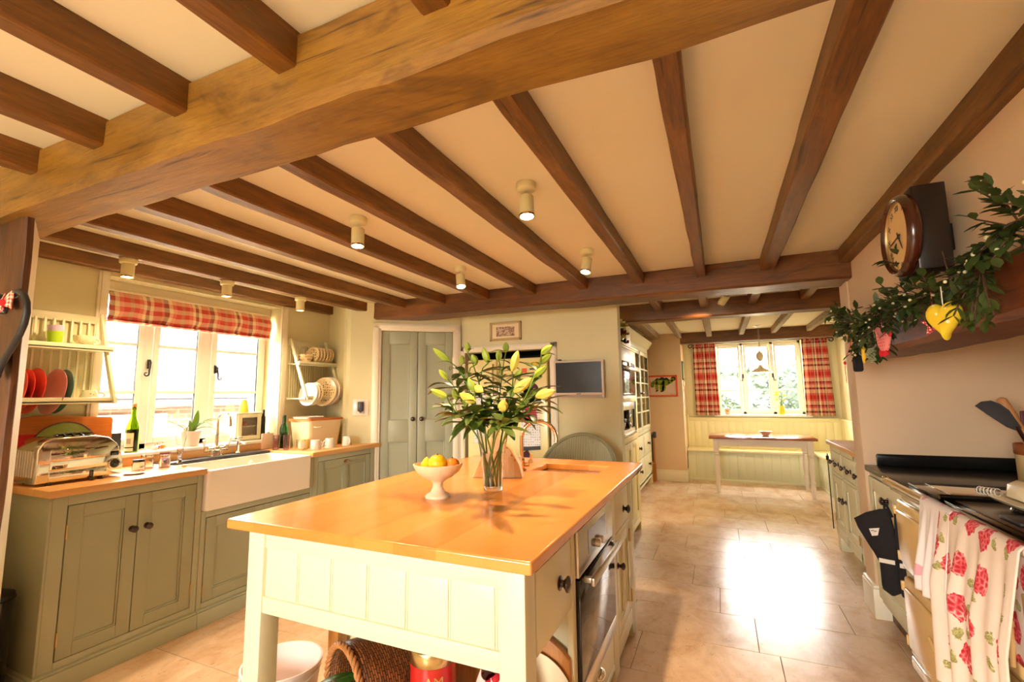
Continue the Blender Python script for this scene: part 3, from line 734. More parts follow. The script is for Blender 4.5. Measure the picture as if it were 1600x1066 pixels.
# ---------------------------------------------------------------- toaster
to=thing('toaster','chrome multi-slot toaster on the beech worktop','toaster',(-3.2,1.355,.931))
X0,X1,Y0,Y1=-3.315,-3.085,1.175,1.54; Z0,Z1=.945,1.165
m=MB()
prof=[(Y0+.0,Z0),(Y0,Z1-.055),(Y0+.02,Z1-.02),(Y0+.055,Z1),(Y1-.13,Z1),(Y1-.07,Z1-.015),(Y1-.03,Z1-.055),(Y1-.008,Z1-.11),(Y1,Z1-.16),(Y1,Z0)]
m.prism([(a,b) for a,b in prof],X0,X1,'dz',.006); 
to_b=m.build('body',chrome,to,50)
m=MB(); m.box(X1+.0005,X1+.004,Y0+.05,Y1-.075,Z0+.055,Z1-.06,.002); m.box(X1+.0005,X1+.007,Y0+.05,Y1-.075,Z0+.005,Z0+.05,.002); m.build('side_panel',paint('mirror_chrome',(.9,.88,.82),.03,.01,3,metal=1),to,40)
m=MB()
for i in range(7): m.box(X0+.03+i*.026,X0+.04+i*.026,Y0-.005,Y0+.002,Z0+.03,Z1-.06,.003)
m.build('end_fins',steel,to,40)
m=MB(); m.box(X0+.03,X1-.03,Y0+.07,Y1-.14,Z1-.001,Z1+.002)
m.build('slot',black_gl,to,0)
m=MB()
for i in range(4):
    y=Y0+.08+i*.035; m.tube([(X1-.02,y,Z1-.005),(X1-.05,y,Z1+.012),(X1-.06,y+.05,Z1+.014)],.008,8)
m.build('warming_rack',black_gl,to,40)
m=MB(); m.lathe([(.024,0),(.024,.006),(.020,.01),(.0,.012)],(X1+.0,Y1-.04,Z0+.06),20,'x'); m.lathe([(.0,.012),(.014,.013),(.013,.02),(0,.021)],(X1+.0,Y1-.04,Z0+.06),16,'x'); kk=m.build('timer_knob',black_gl,to,40)
m=MB(); m.lathe([(.024,0),(.029,0),(.029,.005),(.024,.006)],(X1+.0005,Y1-.04,Z0+.06),20,'x'); m.build('bezel',chrome,to,40)
m=MB(); m.box(X1,X1+.004,Y1-.058,Y1-.024,Z0+.105,Z0+.128,.001); m.build('switch',black_gl,to,30)
m=MB(); m.box(X1+.006,X1+.02,Y1-.145,Y1-.139,Z0-.008,Z0+.04,.001); m.ball((X1+.014,Y1-.142,Z0-.004),.012,10); m.build('lever',black_gl,to,40)
for (x,y) in ((X0+.03,Y0+.04),(X1-.02,Y0+.06),(X0+.03,Y1-.04),(X1-.02,Y1-.09)):
    m=MB(); m.lathe([(.011,0),(.012,.008),(.010,.015)],(x,y,.931),12); m.build('foot',black_gl,to,40)
# things leaning behind the toaster
def lean(pt,tilt): pass
cb=MB(); cb.prism([(1.175,.932),(1.655,.932),(1.662,.94),(1.662,1.235),(1.65,1.25),(1.40,1.265),(1.30,1.272),(1.2,1.25),(1.175,1.24)],-3.492,-3.468,'dz',.004)
tag(cb.build('chopping_board',boardw,None,40),'big orange-brown chopping board leaning behind the toaster','chopping board')
redp=paint('red_plastic_board',rgb(214,22,34),.35,.04,6)
cb=MB(); cb.box(-3.462,-3.446,1.18,1.555,.932,1.172,.006); tag(cb.build('cutting_board',redp,None,40),'red plastic cutting board standing behind the green tray','cutting board')
greenp=paint('green_tray_enamel',rgb(138,152,52),.3,.08,5)
gt=thing('round_tray','round olive green tray with a brown rim behind the toaster','tray',(-3.40,1.405,.931))
m=MB(); m.lathe([(0,0),(.145,.0),(.15,.006),(.147,.008),(.14,.004),(0,.004)],(-3.41,1.405,1.082),48,'x'); m.build('dish',greenp,gt,40)
m=MB(); m.tube([(-3.402,1.405+.149*math.cos(a),1.082+.149*math.sin(a)) for a in [2*PI*i/48 for i in range(49)]],.0045,8); m.build('rim',paint('brown_tray_rim',rgb(104,60,34),.4,.1,20),gt,40)
fr=thing('standing_photograph','small dark-framed photograph on the window sill left of the wine bottle','photograph',(-3.59,1.725,1.008))
m=MB(); m.box(-3.60,-3.585,1.68,1.772,1.0085,1.14,.003); m.build('frame',iron,fr,30)
m=MB(); m.box(-3.5845,-3.583,1.69,1.762,1.02,1.055); m.build('caption_strip',palew,fr,0)
pt=MB(); pt.tube([(-3.60,1.66,1.008),(-3.60,1.66,1.10)],[.012,.009],10); pt.tube([(-3.60,1.66,1.10),(-3.60,1.664,1.20)],[.006,.003],8)
tag(pt.build('pepper_grinder',black_gl,None,40),'thin black pepper grinder beside the dark photo frame','pepper grinder')
# wine bottle
wb=thing('wine_bottle','green half-full wine bottle with cork on the sill','bottle',(-3.585,1.832,1.008))
gb=glass('green_bottle_glass',(.42,.62,.06)); 
m=MB(); m.lathe([(0,0),(.036,0),(.039,.006),(.039,.155),(.033,.185),(.018,.225),(.0145,.25),(.0145,.285),(.0165,.287),(.0165,.296),(.013,.297),(.0125,.25),(.016,.222),(.031,.183),(.036,.153),(.036,.008),(0,.006)],(-3.585,1.832,1.008),28); m.build('glass_body',gb,wb,60)
m=MB(); m.lathe([(0,.008),(.0345,.009),(.0345,.150),(0,.150)],(-3.585,1.832,1.008),24); m.build('wine',paint('dark_red_wine',(.012,.004,.003),.1,.1,5),wb,40)
m=MB(); m.lathe([(0,.285),(.012,.285),(.0125,.318),(0,.319)],(-3.585,1.832,1.008),16); m.build('cork',paint('cork',rgb(206,130,80),.8,.1,60),wb,40)
def label_patch(m,c,r,a0,a1,z0,z1,n=10):
    rings=[]
    for i in range(n+1):
        a=a0+(a1-a0)*i/n
        rings.append([V((c[0]+r*math.cos(a),c[1]+r*math.sin(a),z)) for z in (z0,z1)])
    for A_,B_ in zip(rings,rings[1:]):
        m.bm.faces.new([m.bm.verts.new(p) for p in (A_[0],B_[0],B_[1],A_[1])])
m=MB(); label_patch(m,(-3.585,1.832),.0396,R(-100),R(-15),1.045,1.135); label_patch(m,(-3.585,1.832),.0396,R(-100),R(-15),1.018,1.038); m.build('paper_label',china_cream,wb,40)
m=MB(); label_patch(m,(-3.585,1.832),.0399,R(-70),R(-35),1.065,1.10); m.build('label_print',paint('grey_print',rgb(180,160,140),.8),wb,0)
# vegetables on the sill
for nm,lb,ct,c,r,mt,sq in (('tomato','red tomato on the window sill behind the jars','tomato',(-3.60,1.995,1.008),.02,paint('tomato_skin',rgb(206,60,40),.25,.05,10,coat=.3),(1.1,1.2,.8)),
    ('garlic_bulb','pale garlic bulb on the sill in front of the tomato','garlic',(-3.57,1.965,1.008),.018,china_cream,(1,1.2,.8)),
    ('onion','small brown onion on the sill right of the tomato','onion',(-3.62,2.04,1.008),.019,paint('onion_skin',rgb(206,140,60),.4,.1,20),(1,1,.9))):
    t_=thing(nm,lb,ct,c); m=MB(); m.ball((c[0],c[1],c[2]+r*sq[2]),r,16,sq); m.build('fruit' if nm=='tomato' else 'bulb',mt,t_,60)
    m=MB(); m.tube([(c[0],c[1],c[2]+2*r*sq[2]-.003),(c[0]+.004,c[1],c[2]+2*r*sq[2]+.012)],[.004,.002],6); m.build('stalk',lily_stem_m if nm=='tomato' else spoonw,t_,40)
# orchid in pot
orx=(-3.585,2.21)
og=thing('potted_orchid','trailing green plant in a grey-white pot on the sink sill','plant',(orx[0],orx[1],1.008))
m=MB(); m.lathe([(0,0),(.045,0),(.052,.01),(.06,.095),(.064,.10),(.064,.112),(.058,.112),(.054,.09),(.045,.02),(0,.015)],(orx[0],orx[1],1.008),28); m.build('pot',paint('grey_white_pot',rgb(226,206,186),.5,.04,8),og,50)
m=MB(); m.lathe([(0,.09),(.054,.093)],(orx[0],orx[1],1.008),20); m.build('soil',twig,og,40)
m=MB(); rn=random.Random(3)
m.leaf((orx[0],orx[1]+.01,1.10),(.02,.16,1),.17,.024,.12,(1,0,0),8); m.leaf((orx[0],orx[1],1.10),(.1,-.2,1),.10,.018,.3,(1,0,0),6)
m.build('leaf',leafm('orchid_leaf_green',rgb(84,130,30),rgb(150,184,60)),og,60)
m=MB()
for (dx,dy,dz,L_,dr_) in ((.03,-1,.75,.30,.5),(.1,.6,.8,.26,1.7),(.2,.35,.7,.30,2.2),(.3,-.3,.7,.2,2.4),(.2,.8,.7,.24,2.0),(.25,.1,.6,.22,2.6),(.1,-.6,.9,.16,1.6),(.2,.5,.9,.3,2.3)):
    p=V((orx[0],orx[1],1.105)); t=V((dx,dy,dz)).normalized(); pts=[p.copy()]
    for i in range(10): p=p+t*(L_/10); t=(t+V((0,0,-dr_/10))).normalized(); pts.append(p.copy())
    m.tube(pts,[.0035-.00022*i for i in range(11)],6)
m.build('trailing_stems',lily_stem_m,og,60)
# egg cabinet, cosy and things around
eg=thing('egg_cabinet','small cream wire-mesh egg cabinet on the sink sill','egg cabinet',(-3.6,2.67,1.008))
m=MB(); ya,yb,za,zb=2.56,2.785,1.008,1.225
m.box(-3.66,-3.585,ya,ya+.012,za,zb,.002); m.box(-3.66,-3.585,yb-.012,yb,za,zb,.002); m.box(-3.665,-3.575,ya-.006,yb+.006,zb,zb+.012,.003); m.box(-3.66,-3.585,ya,yb,za,za+.012,.002); m.box(-3.665,-3.655,ya,yb,za,zb); m.box(-3.655,-3.59,ya+.01,yb-.01,1.12,1.126); m.build('body',cream_cab,eg,30)
m=MB(); 
for q in ((ya+.01,ya+.045,za+.01,zb-.002),(yb-.045,yb-.01,za+.01,zb-.002),(ya+.045,yb-.045,za+.01,za+.04),(ya+.045,yb-.045,zb-.03,zb-.002)): m.box(-3.587,-3.575,q[0],q[1],q[2],q[3],.002)
m.build('door',cream_cab,eg,30)
m=MB()
n=14
for i in range(-n,n+8):
    for sg in (1,-1):
        a0=ya+.045; L_=yb-ya-.09; Hh=zb-za-.07; y=a0+i*.013
        pts=[]
        for k in range(13):
            z=za+.04+Hh*k/12; yy=y+sg*(z-za-.04)*.6
            if a0<=yy<=a0+L_: pts.append((-3.582,yy,z))
        if len(pts)>1: m.tube([pts[0],pts[-1]],.0009,4)
m.build('wire_mesh',paint('mesh_wire',(.16,.10,.08),.5),eg,0)
for i in range(5):
    e=MB(); y=2.60+i*.032; e.ball((-3.62,y,1.126+.019 if i<3 else 1.02+.019),.016,12,(1,1,1.25)); tag(e.build('egg',paint('egg_shell_%d'%i,rgb(214,160,116),.5),None,60),'brown egg inside the cream egg cabinet','egg','eggs in the egg cabinet')
co_=MB(); co_.lathe([(0,0),(.036,0),(.037,.01),(.030,.06),(.020,.10),(.012,.108),(0,.11)],(-3.615,2.64,1.2375),20)
tag(co_.build('egg_cosy',paint('yellow_cosy_felt',rgb(242,226,80),.9,.05,20),None,50),'yellow felt bell-shaped cosy on top of the egg cabinet','egg cosy')
m=MB(); m.tube([(-3.60,2.815,1.008),(-3.60,2.815,1.20)],[.022,.018],12); m.tube([(-3.60,2.815,1.20),(-3.60,2.815,1.255)],[.012,.011],12)
tag(m.build('oil_bottle',black_gl,None,40),'dark oil bottle behind the cream egg cabinet','bottle')
m=MB(); m.lathe([(0,0),(.012,0),(.012,.02),(.006,.03),(.014,.045),(.014,.055),(0,.06)],(-3.56,2.835,1.008),14); tag(m.build('brass_bell',brass,None,50),'small brass bell on the sill end beside the egg cabinet','bell')
m=MB(); m.box(-3.497,-3.485,2.72,2.83,.932,1.06,.002); tag(m.build('ceramic_tile',paint('pinkish_tile',rgb(226,196,176),.3,.05,10),None,30),'pinkish tile leaning on the upstand right of the sink','tile')
# glasses and jars left of the sink
clear=glass('clear_glass'); tint=glass('lilac_glass',(.80,.62,.72))
def tumbler(c,r,h,mat,name,label,cat='glass',group=None,taper=.85):
    m=MB(); m.lathe([(0,0),(r*taper,0),(r*taper,.002),(r,h),(r-.002,h),(r*taper-.003,.006),(0,.006)],c,22); return tag(m.build(name,mat,None,60),label,cat,group)
m=MB(); m.lathe([(0,0),(.018,0),(.018,.003),(.012,.012),(.012,.05),(.02,.10),(.034,.19),(.040,.235),(.038,.235),(.032,.19),(.018,.10),(.009,.05),(0,.03)],(-3.30,1.972,.932),24)
tag(m.build('flared_vase',clear,None,60),'tall clear flared glass beside the sink, half before the plant pot','glass')
def jar(c,r,h,lidmat,label,lid=True,group=None):
    t=thing('storage_jar',label,'jar',c); m=MB(); m.lathe([(0,0),(r,0),(r,h*.8),(r*.85,h*.9),(r*.85,h),(r*.8,h),(r*.8,h*.9),(r-.003,h*.78),(r-.003,.004),(0,.004)],c,22); m.build('glass_body',clear,t,60)
    if lid: m=MB(); m.lathe([(0,h),(r*.9,h),(r*.92,h+.004),(r*.9,h+.014),(0,h+.014)],c,22); m.build('lid',lidmat,t,50)
jar((-3.17,1.665,.932),.032,.055,iron,'short glass jar with a dark lid next to the toaster')
jar((-3.25,1.75,.932),.036,.07,chrome,'clear glass jar with a metal lid behind the short jar')
jar((-3.19,1.82,.932),.03,.062,chrome,'clear glass jar with a metal lid nearest the sink edge')
tumbler((-3.27,1.865,.932),.03,.085,tint,'tumbler','lilac tumbler among the jars left of the sink')
m=MB(); m.lathe([(0,0),(.04,0),(.055,.008),(.053,.009),(.04,.003),(0,.003)],(-3.08,1.60,.932),24); tag(m.build('saucer',china,None,50),'white saucer on the worktop right of the toaster','saucer')
m=MB(); m.ball((-3.07,1.865,.932+.010),.012,12,(1.4,1.2,.8)); tag(m.build('soap_bar',china_cream,None,50),'small cream soap at the worktop edge by the sink','soap')
# right cluster
tumbler((-3.26,2.775,.932),.028,.12,tint,'tumbler','tall lilac tumbler at the left end of the right worktop',taper=.9)
tumbler((-3.34,2.74,.932),.028,.12,tint,'tumbler','tall lilac tumbler behind, against the upstand right of the sink',taper=.9)
t_=thing('printed_glass','clear glass with a white printed panel beside the lilac tumblers','glass',(-3.13,2.80,.932))
m=MB(); c_=(-3.13,2.80,.932); m.lathe([(0,0),(.032,0),(.034,.085),(.032,.085),(.030,.006),(0,.006)],c_,22); m.build('glass_body',clear,t_,60)
m=MB(); label_patch(m,(c_[0],c_[1]),.0345,R(-75),R(35),.95,1.0); m.build('printed_panel',china,t_,60)
bt=thing('green_bottle','slim green glass bottle with dark neck by the bread crate','bottle',(-3.40,2.86,.932))
m=MB(); m.lathe([(0,0),(.03,0),(.033,.005),(.033,.15),(.03,.17),(.014,.21),(.013,.25)],(-3.40,2.86,.932),22); m.build('glass_body',glass('dark_green_glass',(.05,.35,.10)),bt,60)
m=MB(); m.lathe([(.0135,.21),(.0155,.215),(.0145,.275),(0,.276)],(-3.40,2.86,.932),18); m.build('neck_foil',paint('dark_green_foil',(.02,.05,.03),.3),bt,50)
cr=thing('bread_bin','large cream enamel bread bin with a wooden lid','bread bin',(-3.32,3.11,.932))
m=MB(); 
def rect_ring(x0,x1,y0,y1,z,r): return rr_ring(x0,x1,y0,y1,z,r,4)
m.loft([rect_ring(-3.40,-3.19,2.945,3.275,.932,.03),rect_ring(-3.42,-3.17,2.925,3.295,1.15,.03),rect_ring(-3.422,-3.168,2.923,3.297,1.155,.03)]); m.build('body',paint('cream_enamel_bin',rgb(244,222,178),.3,.02,3,coat=.2),cr,40)
m=MB(); m.loft([rect_ring(-3.43,-3.16,2.915,3.305,1.155,.03),rect_ring(-3.43,-3.16,2.915,3.305,1.172,.03)]); m.build('lid',boardw,cr,40)
m=MB(); m.tube([(-3.175,2.97,1.105),(-3.155,2.975,1.10),(-3.15,3.01,1.10),(-3.155,3.045,1.10),(-3.175,3.05,1.105)],.006,8); m.build('handle',china_cream,cr,50)
m=MB(); m.loft([rect_ring(-3.38,-3.20,2.93,3.10,1.1725,.02),rect_ring(-3.39,-3.19,2.92,3.11,1.19,.02),rect_ring(-3.385,-3.195,2.925,3.105,1.19,.02),rect_ring(-3.375,-3.205,2.935,3.095,1.178,.02)]); tag(m.build('white_dish',china,None,40),'shallow white rectangular dish on the bread bin lid','dish')
m=MB(); m.box(-3.44,-3.425,2.885,2.915,.932,1.06,.003); tag(m.build('wooden_spice_box',knobw,None,30),'narrow dark wooden box between the green bottle and the bread bin','box')
def cup(c,r,h,mat,label,ang_=0,down=True,group=None,name='mug',fl=.8):
    t=thing(name,label,'mug' if name=='mug' else 'cup',c,group); m=MB()
    if down: pr=[(0,h),(r*fl,h),(r*fl+.002,h-.004),(r,.002),(r-.001,0),(r-.004,0),(r*fl-.003,h-.006),(0,h-.006)]
    else: pr=[(0,0),(r*.5,0),(r*.62,.004),(r*.95,h*.6),(r,h),(r-.003,h),(r*.9,h*.6),(r*.55,.008),(0,.007)]
    m.lathe(pr,c,26); m.build('body',mat,t,60)
    ca,sa=math.cos(ang_),math.sin(ang_); m=MB()
    pts=[]
    for i in range(9):
        a=-PI/2+PI*i/8; q=r*.82+ .026*math.cos(a); pts.append((c[0]+ca*q,c[1]+sa*q,c[2]+h*.5+h*.30*math.sin(a)))
    m.tube(pts,.0055,8); m.build('handle',mat,t,60); return t
ym=paint('yellow_glaze',rgb(244,220,130),.3,.03,5,coat=.3)
cup((-3.20,2.895,.932),.037,.075,ym,'pale yellow upside-down mug behind the white mugs',R(100))
cup((-3.05,2.875,.932),.043,.075,china,'white upturned mug at the front left of the drainer',R(60))
cup((-3.04,3.02,.932),.042,.078,china,'white upturned mug in the middle of the row of three',R(-100))
cup((-3.03,3.205,.932),.040,.080,china,'white upturned mug nearest the wall socket panel',R(-20))
# wall phone plate on the angled wall
wp=thing('wall_intercom','white wall panel with a dark handset left of the green doors','intercom',(AP(.10,0)[0],AP(.10,0)[1],1.18))
m=MB((P1.x,P1.y,0),tuple(ang),tuple(angn)); m.box(.035,.175,.0,.012,1.185,1.335,.004); m.build('plate',china,wp,30)
m=MB((P1.x,P1.y,0),tuple(ang),tuple(angn)); m.box(.065,.14,.012,.018,1.20,1.32,.003); m.build('cradle',silverp,wp,30)
m=MB((P1.x,P1.y,0),tuple(ang),tuple(angn)); m.box(.078,.132,.018,.036,1.222,1.31,.008); m.prism([(.085,1.222),(.125,1.222),(.105,1.208)],.018,.03,'wz'); m.build('handset',slate,wp,30)
# black bin beside the cabinet end
bn=thing('black_bin','black round bin on the floor at the end of the sage cabinets','bin',(-3.1,1.06,0))
m=MB(); m.lathe([(0,0),(.082,0),(.085,.01),(.096,.44),(.099,.45),(.094,.452),(.088,.43),(.078,.02),(0,.018)],(-3.10,1.055,0),32); m.build('body',black_gl,bn,50)
m=MB(); m.lathe([(0,.452),(.096,.452),(.094,.47),(.05,.49),(0,.494)],(-3.10,1.055,0),32); m.build('lid',iron,bn,50)
m=MB(); m.box(-3.05,-3.02,1.02,1.05,.478,.50,.002); tag(m.build('care_label',whitefab,None,0),'small white tag lying on the black bin lid','tag')
# hanging wire heart on the post
hh=thing('hanging_heart','dark iron heart with a red gingham bow hanging on the post','ornament',(-2.372,.77,1.5))
pts=[]
for i in range(33):
    t=2*PI*i/32; hx=16*math.sin(t)**3; hz=13*math.cos(t)-5*math.cos(2*t)-2*math.cos(3*t)-math.cos(4*t)
    pts.append((-2.372+hx*.0105,.772,1.62+hz*.0105))
m=MB(); m.tube(pts,.011,8); m.build('frame',iron,hh,50)
m=MB(); m.prism([(p[0]*.86-2.372*.14,p[2]*.86+1.62*.14) for p in pts[:-1]],.776,.782,'wz'); m.build('backing',oakZ,hh,0)
m=MB()
for sg in (-1,1):
    m.grid(lambda u,v,sg=sg:(-2.33+sg*(.005+.055*u),.752+.012*math.sin(u*PI),1.705+(v-.5)*.05*(.3+math.sin(u*PI*.9+.3))+.012*math.sin(u*5)),10,5,lambda u,v:(u*.06,v*.05))
m.ball((-2.33,.752,1.705),.012,8); m.build('bow',gingham,hh,60,.003)
# ---------------------------------------------------------------- plate racks
def plate_rack(name,label,ya,yb,nsl):
    t=thing(name,label,'plate rack',(-3.5,(ya+yb)/2,1.33))
    m=MB(); m.box(-3.517,-3.500,ya,yb,1.82,1.868,.003); m.box(-3.517,-3.500,ya,yb,1.335,1.36,.003); m.box(-3.517,-3.500,ya,yb,1.645,1.665,.003); m.build('back_rail',cream_cab,t,30)
    m=MB(); st=(yb-ya)/nsl
    for i in range(nsl):
        y=ya+st*(i+.5); m.box(-3.503,-3.495,y-.006,y+.006,1.35,1.83,.002)
    m.build('slats',cream_cab,t,30)
    for (z,d) in ((1.665,.155),(1.358,.24)):
        m=MB(); m.box(-3.50,-3.517+d+.0,ya-.005,yb+.008,z-.018,z-.008,.002); m.box(-3.517+d-.014,-3.517+d,ya-.008,yb+.012,z-.024,z+.012,.003); m.build('shelf',cream_cab,t,30)
    for y in (ya,yb-.016):
        m=MB(); m.prism([(-3.512,1.885),(-3.487,1.885),(-3.262,1.338),(-3.300,1.338)],y,y+.016,'wz',.002) if False else None
        m=MB(); m.bm.free(); m=MB(o=(0,0,0),ax=(1,0,0),n=(0,1,0)); m.prism([(-3.515,1.885),(-3.485,1.885),(-3.255,1.336),(-3.292,1.336)],y,y+.016,'wz',.002); m.build('side_stile',cream_cab,t,30)
    return t
plate_rack('plate_rack','cream slatted plate rack on the wall left of the sink window',1.0,1.572,14)
plate_rack('plate_rack','cream slatted plate rack on the wall right of the sink window',2.965,3.385,17)
def plate(r,mat,rim=.25,name='plate'):
    """a dish standing on edge, facing +X before turning; local origin at its lowest point"""
    m=MB(); m.lathe([(0,0),(r*.62,0),(r*.66,.002),(r,.014),(r+.001,.0165),(r*.98,.017),(r*.64,.006),(0,.005)],(0,0,r),40,'x'); return m
def stand_plate(r,mat,loc,rz,label,group=None,tilt=-8,cat='plate'):
    m=plate(r,mat); o=m.build('plate',mat,None,50)
    me=o.data; off=o.location.copy()
    for v in me.vertices: v.co=v.co+off
    o.location=loc; o.rotation_euler=(0,R(tilt),R(rz)); return tag(o,label,cat,group)
redg=paint('coral_red_glaze',rgb(226,72,56),.25,.04,8,coat=.4); pinkg=paint('dusty_pink_glaze',rgb(206,142,140),.25,.04,8,coat=.4); teal=paint('teal_glaze',rgb(84,146,118),.25,.04,8,coat=.4)
G1='coloured plates in the left rack'
stand_plate(.122,redg,(-3.40,1.168,1.285),-86,'coral red plate, leftmost in the left rack by the post',G1)
stand_plate(.118,redg,(-3.40,1.200,1.288),-86,'coral red plate, second from the post in the left rack',G1)
stand_plate(.124,redg,(-3.395,1.238,1.283),-86,'coral red plate, rightmost of the red ones in the left rack',G1)
stand_plate(.128,pinkg,(-3.395,1.325,1.274),-87,'large dusty pink plate in the left rack',G1)
stand_plate(.124,teal,(-3.395,1.358,1.280),-87,'teal green plate partly behind the dusty pink plate',G1)
lime=paint('lime_green_plastic',rgb(160,196,30),.4,.04,8); lil=paint('lilac_plastic',rgb(190,170,196),.4,.04,8)
tumbler((-3.42,1.325,1.669),.036,.075,lime,'picnic_cup','lime green plastic cup on the top shelf of the left rack','cup',taper=.8)
tumbler((-3.42,1.325,1.715),.037,.062,lil,'picnic_cup','lilac plastic cup stacked in the lime green cup','cup',taper=.86)
cup((-3.41,1.455,1.669),.052,.062,china_cream,'cream teacup on the top shelf of the left rack',R(75),False,None,'teacup')
pat=dots('patterned_teacup_glaze',rgb(240,222,184),rgb(150,110,80),60,.2)
cup((-3.37,1.485,1.352),.052,.06,pat,'patterned teacup upside down on the lower shelf of the left rack',R(70),True,None,'teacup',.55)
G2='spotted plates in the right rack'
stand_plate(.100,china,(-3.335,3.040,1.282),-84,'plain white plate at the left of the lower shelf, right rack',G2)
stand_plate(.100,china,(-3.335,3.072,1.284),-84,'plain white plate directly behind the front white one, right rack',G2)
stand_plate(.102,spotty,(-3.335,3.104,1.284),-84,'small spotted plate behind the white plates, lower shelf of right rack',G2)
stand_plate(.132,spotty,(-3.345,3.225,1.275),-80,'large spotted plate on the lower shelf of the right rack',G2)
stand_plate(.132,china,(-3.345,3.275,1.277),-82,'large white plate behind the large spotted plate',G2)
stand_plate(.128,spotty,(-3.355,3.32,1.28),-84,'spotted plate farthest right on the lower shelf of right rack',G2)
ords=['first','second','third','fourth','fifth','sixth']
for i in range(6):
    stand_plate(.074,spotty,(-3.405,3.14+i*.036,1.668),-82,'small spotted side plate, %s from the left on the right rack top shelf'%ords[i],G2)
for i in range(2):
    m=MB(); c_=(-3.40,3.055,1.667+i*.022); m.lathe([(0,0),(.03,0),(.045,.02),(.066,.05),(.064,.05),(.043,.022),(0,.006)],c_,30)
    tag(m.build('bowl',spotty,None,50),'spotted bowl, %s of the two stacked on the right rack'%('lower','upper')[i],'bowl','spotted bowls')
# ---------------------------------------------------------------- roman blind
bl=thing('roman_blind','red and cream plaid roman blind over the sink window','blind',(-3.60,2.25,1.88))
def bf(u,v):
    y=1.645+u*1.20; z=2.068-v*.19
    fold=.006*math.sin(u*44+v*2)+.004*math.sin(u*19)
    bulge=.03*math.sin(PI*min(1,v*1.02))**.8
    return (-3.635+.012+bulge+fold*v, y+ .006*math.sin(v*9+u*30)*v, z-.004*math.sin(u*40)*v)
m=MB(); m.grid(bf,80,16,lambda u,v:(u*1.2,v*.22)); m.build('fabric',blind_cloth,bl,70,.003)
m=MB(); m.grid(lambda u,v:(-3.632+.035*math.sin(v*PI),1.648+u*1.19,1.885-v*.018),40,4,lambda u,v:(u*1.2,v*.03+.2)); m.build('folded_hem',blind_cloth,bl,70,.003)
m=MB(); m.box(-3.66,-3.63,1.645,2.845,2.064,2.085,.003); m.build('head_rail',trimw,bl,30)

# ---------------------------------------------------------------- spotlights
bulb=emit('spot_bulb_glow',(1,.80,.50),60)
fit=paint('cream_spot_enamel',rgb(226,216,166),.4,.03,5)
LAMPS=[]
def spot(loc,tip,label,aim=(0,0,-1),straight=False,on=True):
    """ceiling spotlight: rose at loc, barrel pointing along aim"""
    t=thing('spotlight',label,'spotlight',loc,'ceiling spotlights'); x,y,z=loc
    m=MB(); m.lathe([(0,0),(.040,0),(.043,-.006),(.043,-.026),(.038,-.032),(0,-.033)],loc,26); m.build('rose',fit,t,50)
    a=V(aim).normalized(); pv=V((x,y,z-.062))
    if not straight:
        m=MB(); m.tube([(x,y,z-.03),(x,y,z-.062)],.006,8); m.box(x-.011,x+.011,y-.004,y+.004,z-.075,z-.05,.002); m.build('bracket',chrome,t,40)
    else: pv=V((x,y,z-.02))
    q=V((0,0,-1)).rotation_difference(a)
    def tr(m):
        for v in m.bm.verts: v.co=pv+q@(v.co)
        return m
    m=MB(); m.lathe([(0,.005),(.028,.004),(.0315,0),(.0315,-.088),(.029,-.088),(.029,-.070),(0,-.068)],(0,0,0),28); tr(m).build('barrel',fit,t,50)
    m=MB(); m.lathe([(.0315,-.082),(.0335,-.083),(.0335,-.090),(.029,-.090),(.0288,-.083)],(0,0,0),28,cap=False); tr(m).build('ring',copper,t,50)
    m=MB(); m.lathe([(0,-.0775),(.0285,-.0775),(.0285,-.0765),(0,-.0765)],(0,0,0),24); tr(m).build('lens',bulb if on else screen,t,0)
    if on: LAMPS.append((pv+a*.098,a))
    return t
for (x,y,lb,aim) in ((-1.609,1.737,'cream ceiling spotlight nearest the sink window, front row',(.05,-.05,-1)),(-.704,1.752,'cream ceiling spotlight in the middle of the ceiling, closest one',(.06,-.1,-1)),
    (-1.608,2.742,'cream ceiling spotlight above the lilies, back row left',(.22,-.22,-1)),(-.705,2.755,'cream ceiling spotlight in front of the television, back row right',(-.10,-.24,-1))):
    spot((x,y,CZ),None,lb,aim)
for (x,y,lb) in ((-3.085,1.485,'cream spotlight under the joist nearest the post, above the toaster'),(-3.085,2.078,'cream spotlight under the joist, middle one above the sink'),(-3.075,2.69,'cream spotlight under the joist, far one above the mugs')):
    spot((x,y,JZ),None,lb,(0,0,-1),True)
spot((.10,4.38,CZ),None,'tilted cream spotlight lighting the oak beam orange',(-.42,.55,-.50))

# ---------------------------------------------------------------- fridge and what hangs on it
fg=thing('fridge','cream double-door fridge in the dark recess','fridge',(-1.85,4.4,0))
m=MB(); m.box(-2.262,-1.432,4.06,4.70,.02,1.70,.006); m.build('body',china_cream,fg,30)
frd=paint('cream_fridge_door',rgb(240,224,158),.22,.01,2,coat=.4)
for (xa,xb,hx) in ((-2.26,-1.945,-1.972),(-1.935,-1.43,-1.90)):
    m=MB(); m.box(xa,xb,4.0,4.055,.06,1.70,.015,3); dd=m.build('door',frd,fg,40)
    m=MB(); m.tube([(hx,3.985,.55),(hx,3.975,.58),(hx,3.975,1.62),(hx,3.985,1.65)],.010,10); m.tube([(hx,4.0,.58),(hx,3.975,.58)],.007,8); m.tube([(hx,4.0,1.62),(hx,3.975,1.62)],.007,8); m.build('handle',chrome,dd,50)
FY=3.998
def flat(name,pts,mat,label,cat='paper',y=FY,th=.0025,group=None,rot=0):
    m=MB(); m.prism(pts,y-th,y,'wz'); return tag(m.build(name,mat,None,0),label,cat,group)
